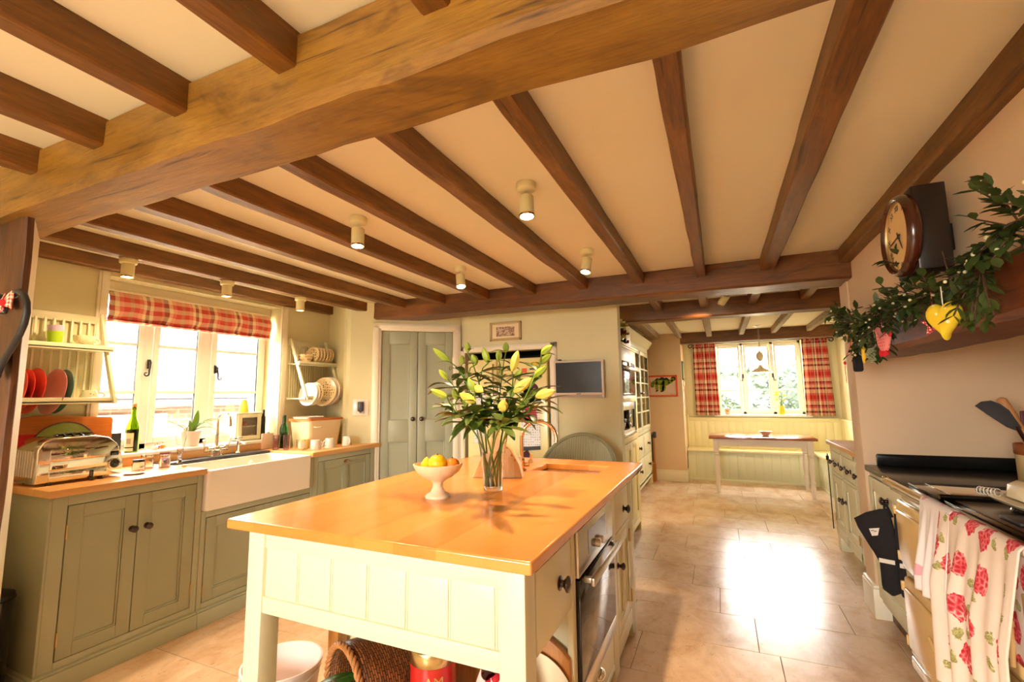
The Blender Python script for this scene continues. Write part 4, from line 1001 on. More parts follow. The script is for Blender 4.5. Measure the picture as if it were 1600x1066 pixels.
paper=paint('white_paper',rgb(236,232,222),.7,.02,8); paper_p=dots('printed_paper',rgb(232,228,220),rgb(150,146,150),46,.25,'Object',.7,0,.2)
purp=paint('dark_purple_felt',rgb(74,16,38),.7,.05,20); crim=paint('crimson_card',rgb(190,20,54),.6,.05,10)
flat('calendar',[(-1.70,.86),(-1.50,.88),(-1.515,1.20),(-1.69,1.19)],paper_p,'white printed calendar sheet on the fridge door','calendar')
flat('calendar_strip',[(-1.695,.845),(-1.505,.862),(-1.506,.895),(-1.697,.88)],slate,'dark strip along the foot of the calendar sheet','strip',FY-.003)
flat('crimson_card',[(-1.70,1.13),(-1.61,1.07),(-1.53,1.14),(-1.555,1.26),(-1.66,1.27)],crim,'crimson card pinned over the calendar on the fridge','card',FY-.003)
flat('magnet',[(-1.565+.05*math.cos(2*PI*i/20),1.40+.06*math.sin(2*PI*i/20)) for i in range(20)],purp,'round dark purple magnet high on the fridge door','magnet')
flat('sticky_note',[(-1.62,1.62),(-1.52,1.625),(-1.52,1.66),(-1.62,1.655)],paint('yellow_note',rgb(244,200,50),.7),'yellow sticky note at the top of the fridge','note')
flat('magnet',[(-1.68,1.56),(-1.63,1.56),(-1.63,1.60),(-1.68,1.60)],redg,'small red magnet left of the yellow note','magnet')
flat('magnet',[(-1.60,1.585),(-1.53,1.585),(-1.53,1.6),(-1.60,1.6)],slate,'small dark bar magnet below the yellow note','magnet')
flat('postcard',[(-1.57,1.27),(-1.45,1.28),(-1.45,1.32),(-1.57,1.31)],paint('pale_blue_card',rgb(150,180,180),.6),'pale blue card right of the purple magnet','card')
flat('drawing',[(-2.16,1.27),(-2.06,1.27),(-2.06,1.42),(-2.16,1.42)],paper_p,'small drawing on the left fridge door','drawing')
flat('photo',[(-2.19,.90),(-2.10,.90),(-2.10,1.05),(-2.19,1.05)],paper_p,'grey photograph low on the left fridge door','photo')
pts=[(-1.69,.74),(-1.62,.745),(-1.595,.80),(-1.635,.86),(-1.70,.81)]
flat('heart_tag',pts,purp,'dark purple heart-shaped tag low on the fridge','tag')
# television
tv=thing('television','small silver flat television on the cream wall','television',(-1.12,3.99,1.32))
m=MB(); m.box(-1.345,-.895,3.935,3.972,1.322,1.652,.008,3); m.box(-1.25,-1.0,3.972,3.999,1.40,1.57,.004); m.build('casing',silverp,tv,40)
m=MB(); m.box(-1.325,-.915,3.931,3.9355,1.368,1.634,.001); m.build('screen',screen,tv,0)
m=MB(); m.box(-1.325,-.915,3.932,3.9355,1.330,1.350,.002); m.build('speaker_strip',paint('grey_speaker_mesh',rgb(176,164,150),.6,.1,200),tv,0)
m=MB(); m.box(-1.14,-1.10,3.9325,3.934,1.356,1.361); m.build('badge',screen,tv,0)
m=MB(); m.ball((-1.29,3.95,1.658),.010,8,(2,1,.8)); tag(m.build('sensor',iron,None,50),'little black sensor on top of the television','sensor')
# framed photograph
pf=thing('framed_picture','framed brown photograph on the cream wall above the fridge','picture',(-1.84,3.99,1.87))
m=MB(); x0,x1,za,zb=-2.003,-1.675,1.872,2.052
for q in ((x0,x0+.022,za,zb),(x1-.022,x1,za,zb),(x0,x1,za,za+.022),(x0,x1,zb-.022,zb)): m.box(q[0],q[1],3.975,3.999,q[2],q[3],.003)
m.build('frame',paint('taupe_frame',rgb(186,160,110),.5,.05,20),pf,30)
m=MB(); m.box(x0+.02,x1-.02,3.988,3.992,za+.02,zb-.02); m.build('mount',china_cream,pf,0)
t=NT('brown_photo_print'); n_=t.noise(t.coord('Object',(30,30,40)),1,5,.7,1.5); ph_m=t.fin(t.ramp(n_,[(.3,rgb(60,36,20)),(.48,rgb(140,96,60)),(.55,rgb(226,206,176)),(.7,rgb(104,64,36))]),.5)
m=MB(); m.box(-1.935,-1.745,3.986,3.989,1.915,2.005); m.build('print',ph_m,pf,0)
# chair behind the island
ch=thing('loom_chair','sage green woven tub chair behind the island','chair',(-1.06,3.62,0))
def chf(u,v):
    a=R(200)*(u-.5); rx,ry=.275,.26
    top=.62+.40*max(0,math.cos(a*.85))**.9
    z=.36+(top-.36)*v; fl=1+.10*v
    return (-1.06+rx*fl*math.sin(a), 3.56+ry*fl*math.cos(a), z)
m=MB(); m.grid(chf,48,14,lambda u,v:(u,v)); m.build('backrest',loom_m,ch,70,.022)
m=MB(); m.tube([chf(i/48,1) for i in range(49)],.016,10); m.build('top_roll',loom_m,ch,50)
m=MB(); m.lathe([(0,0),(.25,0),(.265,.02),(.265,.06),(.24,.075),(0,.08)],(-1.06,3.55,.40),32); m.build('seat',loom_m,ch,50)
for (dx,dy) in ((-.19,-.16),(.19,-.16),(-.17,.17),(.17,.17)):
    m=MB(); m.tube([(-1.06+dx*1.08,3.55+dy*1.08,0),(-1.06+dx,3.55+dy,.41)],[.014,.018],10); m.build('leg',loom_m,ch,50)

# ---------------------------------------------------------------- island
IX0,IX1=-1.612,-.515; IY0,IY1=1.225,2.90
isl=thing('kitchen_island','cream kitchen island with open front bay, oven side and drawers','island',(-1.06,2.1,0))
RF=((IX1,0,0),(0,1,0),(1,0,0))
FZ0,FZ1=.600,.872
def leg(x0,x1,y0_,y1_,z1=.872): 
    m=MB(); m.box(x0,x1,y0_,y1_,0,z1,.005); return m.build('leg',cream_cab,isl,30)
leg(IX0,IX0+.08,IY0,IY0+.08); leg(IX1-.08,IX1,IY0,IY0+.08); leg(IX1-.08,IX1,2.80,2.90); leg(IX0,IX0+.08,2.80,2.90)
# front apron with tongue and groove
m=MB(); y=IY0+.012
m.box(IX0+.08,IX1-.08,y+.004,y+.03,.60,.872); 
nb_=6; w_=(IX1-IX0-.16-.02)/nb_
m.box(IX0+.08,IX1-.08,y-.004,y+.02,.815,.872,.003)
for i in range(nb_):
    a=IX0+.09+i*w_; m.box(a+.002,a+w_-.008,y,y+.01,.648,.815,.003); m.box(a+w_-.0065,a+w_-.0005,y+.001,y+.01,.648,.815,.002)
m.box(IX0+.08,IX1-.08,y-.008,y+.03,.600,.650,.003); m.box(IX0+.08,IX1-.08,y-.006,y+.028,.594,.601,.002)
m.build('front_apron',cream_cab,isl,30)
# left side apron + back carcass
m=MB(); m.box(IX0+.015,IX0+.04,IY0+.08,1.68,.60,.872,.002); m.box(IX0,IX0+.02,1.68,2.80,.1,.872,.002); m.build('side_panel',cream_cab,isl,30)
m=MB(); m.box(IX0+.02,IX1-.02,1.676,1.70,.10,.86); m.box(IX0,IX1-.02,2.80,2.82,.10,.68); m.box(IX0+.02,IX1-.03,1.70,2.80,.08,.10); m.build('carcass',cream_cab,isl,30)
m=MB(); m.box(IX0+.03,IX1-.03,IY0+.03,1.676,.085,.115,.003); m.build('shelf',cream_cab,isl,30)
# right face frame
m=MB(*RF)
m.box(1.655,1.70,-.022,0,.03,.872,.003); m.box(2.283,2.395,-.022,0,.03,.872,.003); m.box(2.765,2.80,-.022,0,.03,.872,.003); m.box(IY0+.08,1.655,-.022,-.001,.845,.872,.002)
m.box(2.395,2.765,-.022,0,.845,.872,.002); m.box(2.395,2.765,-.022,0,.632,.655,.002); m.box(2.395,2.765,-.022,0,.09,.165,.002); m.box(1.70,2.283,-.022,0,.855,.872,.002); m.box(1.70,2.283,-.022,0,.09,.115,.002)
m.box(1.655,2.80,-.045,-.022,.03,.09,.002)
m.build('face_frame',cream_cab,isl,30)
m=MB(*RF); m.box(IY0+.085,1.652,-.022,-.001,.612,.842,.002); dd=m.build('drawer',cream_cab,isl,30); knob_round(dd,(IX1-.001,1.525,.738),KB,.026)
m=MB(*RF); m.box(2.40,2.76,-.022,-.001,.658,.842,.002); dd=m.build('drawer',cream_cab,isl,30); knob_round(dd,(IX1-.001,2.62,.735),KB,.022)
m=MB(*RF); panel_door(m,2.40,2.76,.168,.628,-.021,-.001,.058,2,.03); dd=m.build('door',cream_cab,isl,30); knob_round(dd,(IX1-.001,2.43,.50),KB,.018)
for z in (.24,.56): hinge(dd,*RF,2.762,z)
m=MB(*RF); m.box(1.705,2.278,-.022,-.001,.118,.268,.002); dd=m.build('drawer',cream_cab,isl,30); cup_handle(dd,(IX1,1.99,.215),(0,1,0),(1,0,0),chrome)
# worktop with sink cut-out
TX0,TX1,TY0,TY1,TZ0,TZ1=-1.704,-.485,1.20,3.145,.873,.909; SX0,SX1,SY0,SY1=-1.06,-.655,2.63,2.93
it=MB(); bm=it.bm
for (xa,xb,ya,yb) in ((TX0,TX1,TY0,SY0),(TX0,TX1,SY1,TY1),(TX0,SX0,SY0,SY1),(SX1,TX1,SY0,SY1)): it.box(xa,xb,ya,yb,TZ0,TZ1)
bmesh.ops.remove_doubles(bm,verts=bm.verts,dist=1e-5)
itp=it.build('island_worktop',maple,None,30); tag(itp,'oiled honey-coloured wooden worktop of the island','worktop')
bvm=itp.modifiers.new('edge','BEVEL'); bvm.width=.006; bvm.segments=3; bvm.limit_method='ANGLE'
s_=thing('prep_sink','small undermounted sink in the island worktop','sink',(-.86,2.78,.70))
m=MB(); m.loft([rr_ring(SX0-.01,SX1+.01,SY0-.01,SY1+.01,.872,.02),rr_ring(SX0+.006,SX1-.006,SY0+.006,SY1-.006,.872,.02),rr_ring(SX0+.006,SX1-.006,SY0+.006,SY1-.006,.75,.03),rr_ring(SX0+.03,SX1-.03,SY0+.03,SY1-.03,.735,.03)]); m.build('basin',steel,s_,40)
# oven
ov=thing('built_in_oven','stainless and black glass oven built into the island','oven',(-.8,1.99,.27))
m=MB(*RF); m.box(1.703,2.280,-.50,-.005,.272,.853); m.build('body',slate,ov,0)
m=MB(*RF); m.box(1.703,2.280,-.006,.012,.690,.853,.003); m.build('control_panel',steel,ov,30)
m=MB(*RF); m.box(1.84,2.14,.0115,.0135,.735,.825); m.build('display',ovenglass,ov,0)
m=MB(*RF); m.box(1.703,2.280,-.006,.016,.335,.682,.003); m.build('glass_door',ovenglass,ov,30)
m=MB(*RF); m.box(1.703,2.280,-.006,.016,.272,.333,.003); m.build('lower_strip',steel,ov,30)
m=MB(*RF); m.box(1.74,2.245,.045,.060,.655,.685,.005); m.box(1.755,1.775,.014,.05,.66,.68,.003); m.box(2.21,2.23,.014,.05,.66,.68,.003); m.build('handle',steel,ov,40)
for w in (1.96,2.02):
    m=MB(*RF); m.lathe([(.018,0),(.018,.012),(.016,.018),(0,.019)],(0,0,0),18,'y')
    for v in m.bm.verts: v.co=v.co+V((0,0,0))
    m2=MB(); m2.lathe([(.016,.0135),(.016,.028),(.013,.032),(0,.033)],(IX1,w,.745),18,'x'); m.bm.free(); m2.build('control_knob',steel,ov,40)

# ---------------------------------------------------------------- on the island
bw=thing('fruit_bowl','cream marble pedestal fruit bowl on the island','bowl',(-1.165,1.795,TZ1))
c_=(-1.165,1.795,TZ1)
m=MB(); m.lathe([(0,0),(.054,0),(.056,.006),(.050,.014),(.032,.024),(.023,.045),(.022,.062),(.034,.074),(.066,.090),(.094,.112),(.108,.138),(.110,.145),(.104,.146),(.092,.120),(.06,.098),(0,.088)],c_,44); m.build('pedestal_bowl',stonebowl,bw,60)
def fruit(nm,label,c,r,mat,sq,tip=0):
    t=thing(nm,label,nm,c); m=MB()
    prof=[]
    n=12
    for i in range(n+1):
        a=-PI/2+PI*i/n; q=r*max(math.cos(a),.02); h=r*sq*math.sin(a)
        if tip and i>n-3: h+=tip*(i-n+3)/3*r
        if not tip and i==n: h-=r*.12
        if not tip and i==n-1: q*=.9
        prof.append((q,h))
    m.lathe(prof,c,22); m.build('skin',mat,t,60)
    m=MB(); m.lathe([(0,r*sq*.86),(.0035,r*sq*.88),(.003,r*sq+.003),(0,r*sq+.004)],c,8); m.build('stalk',twig,t,50); return t
fruit('apple','yellow apple on top of the fruit bowl',(-1.155,1.775,TZ1+.150),.041,lemon,.92)
fruit('lemon','lemon lying at the left of the fruit bowl',(-1.215,1.78,TZ1+.128),.030,lemon,1.15,.4)
fruit('orange','orange at the right of the fruit bowl behind the apple',(-1.11,1.825,TZ1+.136),.034,orange_m,.97)
# vase and lilies
vc=(-1.005,2.02,TZ1)
vs=thing('glass_vase','tall clear flared glass vase half full of water on the island','vase',vc)
m=MB(); m.lathe([(0,0),(.042,0),(.0445,.004),(.050,.09),(.062,.19),(.080,.295),(.084,.305),(.082,.306),(.077,.295),(.058,.19),(.046,.09),(.041,.014),(0,.013)],vc,40); m.build('glass_body',glass('vase_glass',(.98,.98,.96)),vs,70)
m=MB(); m.lathe([(0,.0145),(.0405,.015),(.0455,.09),(.0555,.175),(0,.175)],vc,36); m.build('water',glass('vase_water',(.96,.97,.93),0,1.33),vs,70)
BUD=[((-1.17,1.9,1.514),(-1.253,1.88,1.583)),((-1.305,2.1,1.44),(-1.348,2.08,1.492)),((-1.093,1.75,1.35),(-1.165,1.73,1.382)),((-1.186,2.1,1.578),(-1.175,2.08,1.619)),((-.99,1.95,1.505),(-1.008,1.93,1.578)),((-1.013,2.2,1.578),(-1.003,2.18,1.627)),((-.824,1.85,1.458),(-.785,1.83,1.544)),((-.704,1.9,1.531),(-.646,1.88,1.564)),((-.791,2.1,1.502),(-.718,2.08,1.546)),((-.761,1.95,1.432),(-.686,1.93,1.481)),((-.694,1.8,1.346),(-.602,1.78,1.37)),((-.915,2.1,1.437),(-.873,2.08,1.474)),((-.792,1.8,1.366),(-.702,1.78,1.423)),((-1.011,1.85,1.369),(-1.031,1.83,1.433)),((-.925,1.7,1.326),(-.988,1.68,1.363)),((-.952,1.75,1.392),(-.904,1.73,1.368)),((-.775,1.65,1.291),(-.765,1.63,1.321)),((-1.279,2.2,1.522),(-1.267,2.18,1.571)),((-1.032,2.15,1.53),(-1.018,2.13,1.588)),((-1.078,2.0,1.507),(-1.092,1.98,1.55)),((-1.159,1.95,1.334),(-1.17,1.93,1.386)),((-.841,2.1,1.342),(-.804,2.08,1.385))]
STEMS=[('lily stem reaching highest to the left, two long green buds',[0,19]),('lily stem with a green bud far left and behind',[1,17]),('lily stem with a low bud stretching left over the vase rim',[2,20]),('lily stem standing upright at the left back with slim buds',[3,4]),
  ('lily stem with upright buds at the centre back',[5,18]),('lily stem with the big yellow-green bud pointing straight up',[6,11]),('lily stem leaning right with the two highest right buds',[7,8]),('lily stem with a long yellow bud at mid right',[9,12]),
  ('lily stem with pale bud lowest at the right',[10,21]),('lily stem with yellow opening buds at front left',[13,14,15]),('lily stem with a single yellow bud facing front',[16])]
rn=random.Random(11)
for (lb,idx) in STEMS:
    hx=sum(BUD[i][0][0] for i in idx)/len(idx); hy=sum(BUD[i][0][1] for i in idx)/len(idx); hz=min(BUD[i][0][2] for i in idx)-.05
    a=rn.uniform(0,2*PI); q0=V((vc[0]+.028*math.cos(a),vc[1]+.028*math.sin(a),TZ1+.022))
    dx,dy=hx-vc[0],hy-vc[1]; dl=max(.01,math.hypot(dx,dy))
    q1=V((vc[0]+dx/dl*min(.045,dl*.3),vc[1]+dy/dl*min(.045,dl*.3),TZ1+.28)); q2=V((hx,hy,hz))
    t=thing('lily_stem',lb,'flower',tuple(q0),'lilies in the glass vase')
    pts=[]
    for i in range(15):
        k=i/14
        mid_=q0*(1-k)**2+q1*1.0*2*k*(1-k)*1.0+q2*k*k
        pts.append(mid_)
    m=MB(); m.tube(pts,[.0048-.0001*i for i in range(15)],8)
    for i in idx:
        b0=V(BUD[i][0]); m.tube([pts[-2],(pts[-1]+b0)/2+V((0,0,.005)),b0],[.0034,.003,.0032],7)
    m.build('stem',lily_stem_m,t,60)
    m=MB()
    for k in range(6,15):
        for rep in range(3):
            if rn.random()<.12: continue
            p=pts[min(k,14)]
            if p.z<TZ1+.30: continue
            th=rn.uniform(0,2*PI); el=rn.uniform(-.15,.75); L_=rn.uniform(.10,.20)
            m.leaf(p,(math.cos(th),math.sin(th),el),L_,rn.uniform(.017,.029),rn.uniform(.3,1.3),None,6,.3)
    for i in idx:
        b0=V(BUD[i][0]); th=rn.uniform(0,2*PI)
        m.leaf(b0,(math.cos(th),math.sin(th),rn.uniform(0,.6)),rn.uniform(.05,.09),.011,.8,None,6,.3)
    m.build('leaves',lily_leaf,t,70)
    for i in idx:
        b0,b1=V(BUD[i][0]),V(BUD[i][1]); ax=(b1-b0); L_=max(ax.length,.055); ax.normalize()
        r0=.0155 if i not in (6,10,12,14,16) else .019
        m=MB(); u=ax.cross(V((0,0,1)))
        if u.length<.1: u=ax.cross(V((1,0,0)))
        u.normalize(); w=ax.cross(u); rings=[]
        for (k,q) in ((0,.25),(.08,.5),(.22,.85),(.42,1.0),(.62,.92),(.8,.65),(.93,.3),(1,.05)):
            rings.append([b0+ax*L_*k+(u*math.cos(2*PI*j/12)+w*math.sin(2*PI*j/12))*r0*q*(1+.10*math.cos(6*PI*j/6)) for j in range(12)])
        m.loft(rings); m.build('bud',lily_bud2 if i in (10,14,15,16,6,12) else lily_bud,t,60)
# knife block
kb_=thing('knife_block','pale wooden wedge-shaped knife block behind the vase','knife block',(-1.12,2.36,TZ1))
m=MB((-1.12,2.37,0),(.96,.28,0),(-.28,.96,0)); m.prism([(-.16,TZ1),(.115,TZ1),(.10,TZ1+.07),(.055,TZ1+.15),(-.02,TZ1+.215),(-.05,TZ1+.205),(-.12,TZ1+.08)],-.045,.045,'wz',.004); m.build('block',palew,kb_,40)
m=MB((-1.12,2.37,0),(.96,.28,0),(-.28,.96,0))
for i,(w,z) in enumerate(((.088,.10),(.07,.125),(.045,.165),(.02,.19))): m.tube([(w-.012,-.046,TZ1+z-.006),(w-.01,-.0475,TZ1+z-.004)],.006,8)
m.build('rivets',boardw,kb_,40)
m=MB(); m.lathe([(0,0),(.026,0),(.03,.05),(.03,.085),(.027,.085),(.025,.006),(0,.006)],(-1.115,2.56,TZ1),24); tag(m.build('mug',china,None,60),'white mug behind the knife block on the island','mug')
# copper tap
ct=thing('swan_neck_tap','warm copper swan-neck tap with two cream levers at the island sink','tap',(-1.085,2.62,TZ1))
cx,cy_=-1.10,2.60
m=MB(); m.lathe([(.028,0),(.028,.006),(.018,.012),(.016,.05),(.02,.056),(.02,.062),(.013,.07)],(cx,cy_,TZ1),18); m.tube([(cx-.045,cy_,TZ1+.035),(cx+.045,cy_,TZ1+.035)],.012,10); m.build('body',copper,ct,50)
pts=[(cx,cy_,TZ1+.06),(cx,cy_,TZ1+.12),(cx,cy_,TZ1+.185)]
rad=.105
for i in range(1,17): 
    a=PI*i/16*1.06; pts.append((cx+(rad-rad*math.cos(a))*.97,cy_+(rad-rad*math.cos(a))*.22,TZ1+.185+rad*math.sin(a)))
m=MB(); m.tube(pts,[.0115]*17+[.012,.0135],14); m.build('spout',copper,ct,60)
for sx in (-.055,.055):
    m=MB(); m.lathe([(.013,0),(.014,.015),(.008,.022)],(cx+sx,cy_,TZ1+.045),12); m.tube([(cx+sx,cy_,TZ1+.06),(cx+sx*1.2,cy_-.01,TZ1+.10)],[.006,.009],10); m.build('lever',china_cream,ct,50)

# ---------------------------------------------------------------- under the island
sz=.115
bk=thing('wicker_basket','brown wicker basket lying on its side under the island','basket',(-1.25,1.45,sz))
ca=V((.42,.91,0)).normalized(); bo=V((-1.275,1.375,.300))
def ring_at(s_,r,n=40):
    side=V((-ca.y,ca.x,0)); return [bo+ca*s_+(side*math.cos(2*PI*i/n)+V((0,0,1))*math.sin(2*PI*i/n))*r for i in range(n)]
m=MB(); bm=m.bm; lay=bm.loops.layers.uv.verify()
segs=[(0,.160),(.05,.160),(.10,.157),(.16,.152),(.20,.145),(.24,.135),(.245,.05),(.245,.002)]
RR=[[bm.verts.new(p) for p in ring_at(a,b)] for a,b in segs]
for j,(A_,B_) in enumerate(zip(RR,RR[1:])):
    for i in range(40):
        f=bm.faces.new((A_[i],A_[(i+1)%40],B_[(i+1)%40],B_[i]))
        for l,(ii,jj) in zip(f.loops,((i,j),(i+1,j),(i+1,j+1),(i,j+1))): l[lay].uv=(ii/40*.95,segs[jj][0]+ (0.15-segs[jj][1] if jj>4 else 0))
m.build('weave',wick,bk,60,.012)
m=MB()
for ph in (0,2.1,4.2):
    pts=[]
    for i in range(121):
        a=2*PI*i/120; rr_=.163+.007*math.sin(14*a+ph); p=bo+ca*(-.002+.008*math.cos(14*a+ph))+(V((-ca.y,ca.x,0))*math.cos(a)+V((0,0,1))*math.sin(a))*rr_; pts.append(tuple(p))
    m.tube(pts,.0068,6)
m.build('braided_rim',wick_l,bk,60)
rn=random.Random(4)
for i,(dy,dz,nm) in enumerate(((-.05,-.03,'lower'),(.03,-.02,'right-hand'),(-.01,.015,'upper'))):
    t=thing('leek','green leek in the wicker basket, the %s one'%nm,'leek',tuple(bo+ca*.1+V((0,0,dz))),'leeks in the basket')
    side=V((-ca.y,ca.x,0)); p0=bo+ca*.2+side*dy+V((0,0,dz)); 
    m=MB(); m.tube([tuple(p0),tuple(p0-ca*.12)],[.014,.016],12); m.build('shank',lily_stem_m,t,50)
    m=MB()
    for k in range(6): m.leaf(p0-ca*.08,tuple(-ca+side*rn.uniform(-.6,.6)+V((0,0,rn.uniform(.1,.6)))),rn.uniform(.16,.26),rn.uniform(.018,.028),rn.uniform(.6,1.8),None,8,.35)
    m.build('leaf_blades',leek,t,60)
bkt=thing('bucket','translucent white bucket on the floor left of the wicker basket','bucket',(-1.52,1.62,0))
bc=(-1.79,1.55,0)
bkt.location=bc; OFF[bkt.name]=V(bc)
m=MB(); m.lathe([(0,0),(.125,0),(.13,.006),(.155,.20),(.158,.215),(.163,.216),(.163,.228),(.155,.228),(.150,.20),(.125,.01),(0,.008)],bc,40); m.build('body',paint('milky_plastic',rgb(238,220,214),.35,.02,5),bkt,50)
m=MB(); m.tube([(bc[0]+.16*math.cos(a),bc[1]+.16*math.sin(a),.205-.03*math.sin((a-R(-150))/R(180)*PI)) for a in [R(-150+180*i/20) for i in range(21)]],.004,6); m.build('handle',china,bkt,50)
tn=thing('biscuit_tin','red and gold round biscuit tin under the island','tin',(-.93,1.56,sz))
c_=(-.955,1.45,sz)
tinred=paint('red_tin_print',rgb(190,28,24),.3,.06,14,coat=.3); gold=paint('gold_tin',(.72,.56,.26),.25,.05,10,metal=1)
m=MB(); m.lathe([(0,0),(.078,0),(.078,.375),(0,.375)],c_,40); m.build('body',tinred,tn,50)
m=MB(); m.lathe([(.0795,.345),(.081,.347),(.081,.385),(.078,.390),(.072,.390),(.07,.387),(0,.387)],c_,40); m.build('lid',gold,tn,50)
m=MB(); m.lathe([(0,.3875),(.064,.3875),(.064,.389),(0,.389)],c_,36); m.build('lid_print',paint('brown_lid_print',rgb(110,36,28),.4,.15,20),tn,40)
m=MB(); m.lathe([(.05,.3891),(.053,.3896),(.056,.3891)],c_,36,cap=False); m.build('lid_ring',china_cream,tn,40)
def text(s,size,mat,loc,rot,name,parent=None,ext=.0008):
    cu=bpy.data.curves.new(name,'FONT'); cu.body=s; cu.size=size; cu.extrude=ext; cu.align_x='CENTER'; cu.align_y='CENTER'; cu.materials.append(mat)
    o=bpy.data.objects.new(name,cu); COL.objects.link(o); bpy.context.view_layer.update()
    me=bpy.data.meshes.new_from_object(o.evaluated_get(bpy.context.evaluated_depsgraph_get())); bpy.data.objects.remove(o); me.name=name
    if not me.materials: me.materials.append(mat)
    o=bpy.data.objects.new(name,me); COL.objects.link(o)
    loc=V(loc); 
    if parent: o.parent=parent; loc=loc-OFF[parent.name]
    o.location=loc; o.rotation_euler=rot; return o
for i,chh in enumerate('AM'):
    a=R(-68+i*24); text(chh,.046,gold,(c_[0]+.0785*math.cos(a),c_[1]+.0785*math.sin(a),sz+.302),(R(90),0,a+R(90)),'lettering',tn)
bg=MB()
def bagf(u,v):
    a=2*PI*u; z=v
    r=(.155*(1-.55*max(0,z-.45)/.55))*(1+.10*math.sin(3*a+1)+.06*math.sin(7*a+5*z))
    return (-.715+r*.85*math.cos(a),1.47+r*.75*math.sin(a),sz+.003+.345*z+.015*math.sin(4*a)*z)
bg.grid(bagf,48,16,lambda u,v:(u,v))
tag(bg.build('polka_bag',redpolka,None,70,.003),'crumpled red and white dotted bag beside the biscuit tin','bag')
# plate and boards stacked against the oven side
pl=MB(); pl.lathe([(0,0),(.10,0),(.165,.012),(.166,.017),(.10,.008),(0,.007)],(0,0,0),44)
q=Matrix.Rotation(R(-100),4,'X')@Matrix.Identity(4)
for v in pl.bm.verts: v.co=(Matrix.Rotation(R(8),4,'Z')@Matrix.Rotation(R(82),4,'X'))@v.co+V((-.665,1.60,sz+.185))
tag(pl.build('serving_plate',china_cream,None,50),'cream serving plate leaning under the island beside the dotted bag','plate')
m=MB(); m.prism([(-1.0,sz+.001),(-.525,sz+.001),(-.525,.445),(-.56,.475),(-.63,.515),(-.93,.515),(-1.0,.46)],1.635,1.66,'wz',.004)
tag(m.build('bread_board',bamboo,None,40),'tall striped bamboo board leaning against the oven housing','board')
m=MB(); m.prism([(-1.585,.001),(-1.53,.001),(-1.53,.60),(-1.585,.60)],1.60,1.655,'wz',.003); 
tag(m.build('wooden_upright',bamboo,None,40),'upright strip of wood standing behind the wicker basket','wood')
# ---------------------------------------------------------------- tall oven housing
TF=((-.80,0,0),(0,1,0),(1,0,0))
tu=thing('oven_housing','tall buttermilk cabinet housing the wall oven and coffee machine','cabinet',(-1.05,4.6,0))
m=MB(*TF); a,b_=4.20,5.0
m.box(a,a+.06,-.02,0,.08,1.80,.003); m.box(b_-.06,b_,-.02,0,.08,1.80,.003); m.box(a+.06,b_-.06,-.02,0,1.66,1.80,.003); m.box(a+.06,b_-.06,-.02,0,1.275,1.335,.003); m.box(a+.06,b_-.06,-.02,0,.90,.955,.003); m.box(a+.06,b_-.06,-.02,0,.08,.13,.003)
m.box(a,a+.02,-.44,-.02,.08,1.80); m.box(b_-.02,b_,-.44,-.02,.08,1.80); m.box(a,b_,-.44,-.42,.08,1.8); m.build('body',yellow_cream,tu,30)
m=MB(*TF); m.box(a-.01,b_+.02,-.44,.022,1.80,1.822,.004); m.box(a,b_+.01,-.43,.012,1.785,1.80,.003); m.build('cornice',yellow_cream,tu,30)
for (wa,wb) in ((a+.065,4.598),(4.602,b_-.065)):
    m=MB(*TF); panel_door(m,wa,wb,.135,.895,-.02,.0,.06,1); dd=m.build('door',yellow_cream,tu,30)
for y in (a+.03,b_-.03):
    m=MB(*TF); m.box(y-.028,y+.028,-.06,0,0,.08,.004); m.build('foot',yellow_cream,tu,30)
wo=thing('wall_oven','built-in steel wall oven high in the tall cabinet','oven',(-.9,4.6,1.335))
m=MB(*TF); m.box(a+.062,b_-.062,-.38,-.012,1.337,1.658); m.build('body',slate,wo,0)
m=MB(*TF); m.box(a+.064,b_-.064,-.012,.006,1.615,1.658,.002); m.box(a+.064,b_-.064,-.012,.003,1.337,1.36,.002); m.build('control_panel',knobw,wo,30)
m=MB(*TF); m.box(a+.064,b_-.064,-.012,.004,1.36,1.612,.002); m.build('glass_door',ovenglass,wo,30)
m=MB(*TF); m.box(a+.08,b_-.04,.035,.052,1.575,1.605,.004); m.box(a+.10,a+.12,.003,.04,1.58,1.60); m.box(b_-.10,b_-.08,.003,.04,1.58,1.60); m.build('handle',china,wo,30)
m=MB(*TF); m.lathe([(0,0)],(0,0,0),3) if False else None
m=MB(); m.lathe([(.018,0),(.018,.018),(0,.019)],(-.794,4.55,1.637),16,'x'); m.build('control_knob',chrome,wo,40)
cm=thing('coffee_machine','built-in steel and black coffee machine below the wall oven','coffee machine',(-.9,4.6,.957))
m=MB(*TF); m.box(a+.062,b_-.062,-.36,-.20,.957,1.273); m.box(a+.062,b_-.062,-.20,-.012,.957,1.02); m.build('body',steel,cm,30)
m=MB(*TF); m.box(a+.064,b_-.064,-.20,-.01,1.20,1.273,.003); m.build('control_panel',steel,cm,30)
m=MB(*TF); m.box(4.64,b_-.075,-.19,-.02,1.02,1.21,.004); m.build('water_tank',ovenglass,cm,30)
m=MB(*TF); m.tube([(4.45,-.06,1.20),(4.45,-.06,1.11)],.02,12); m.box(4.40,4.50,-.10,-.02,1.09,1.12,.006); m.build('spout',iron,cm,40)
m=MB(*TF); m.box(a+.07,b_-.07,-.03,.004,.96,.985,.002); m.build('drip_tray',steel,cm,30)
cup((-.86,4.50,1.021),.03,.06,china,'white cup standing under the coffee machine spout',R(-60),False)
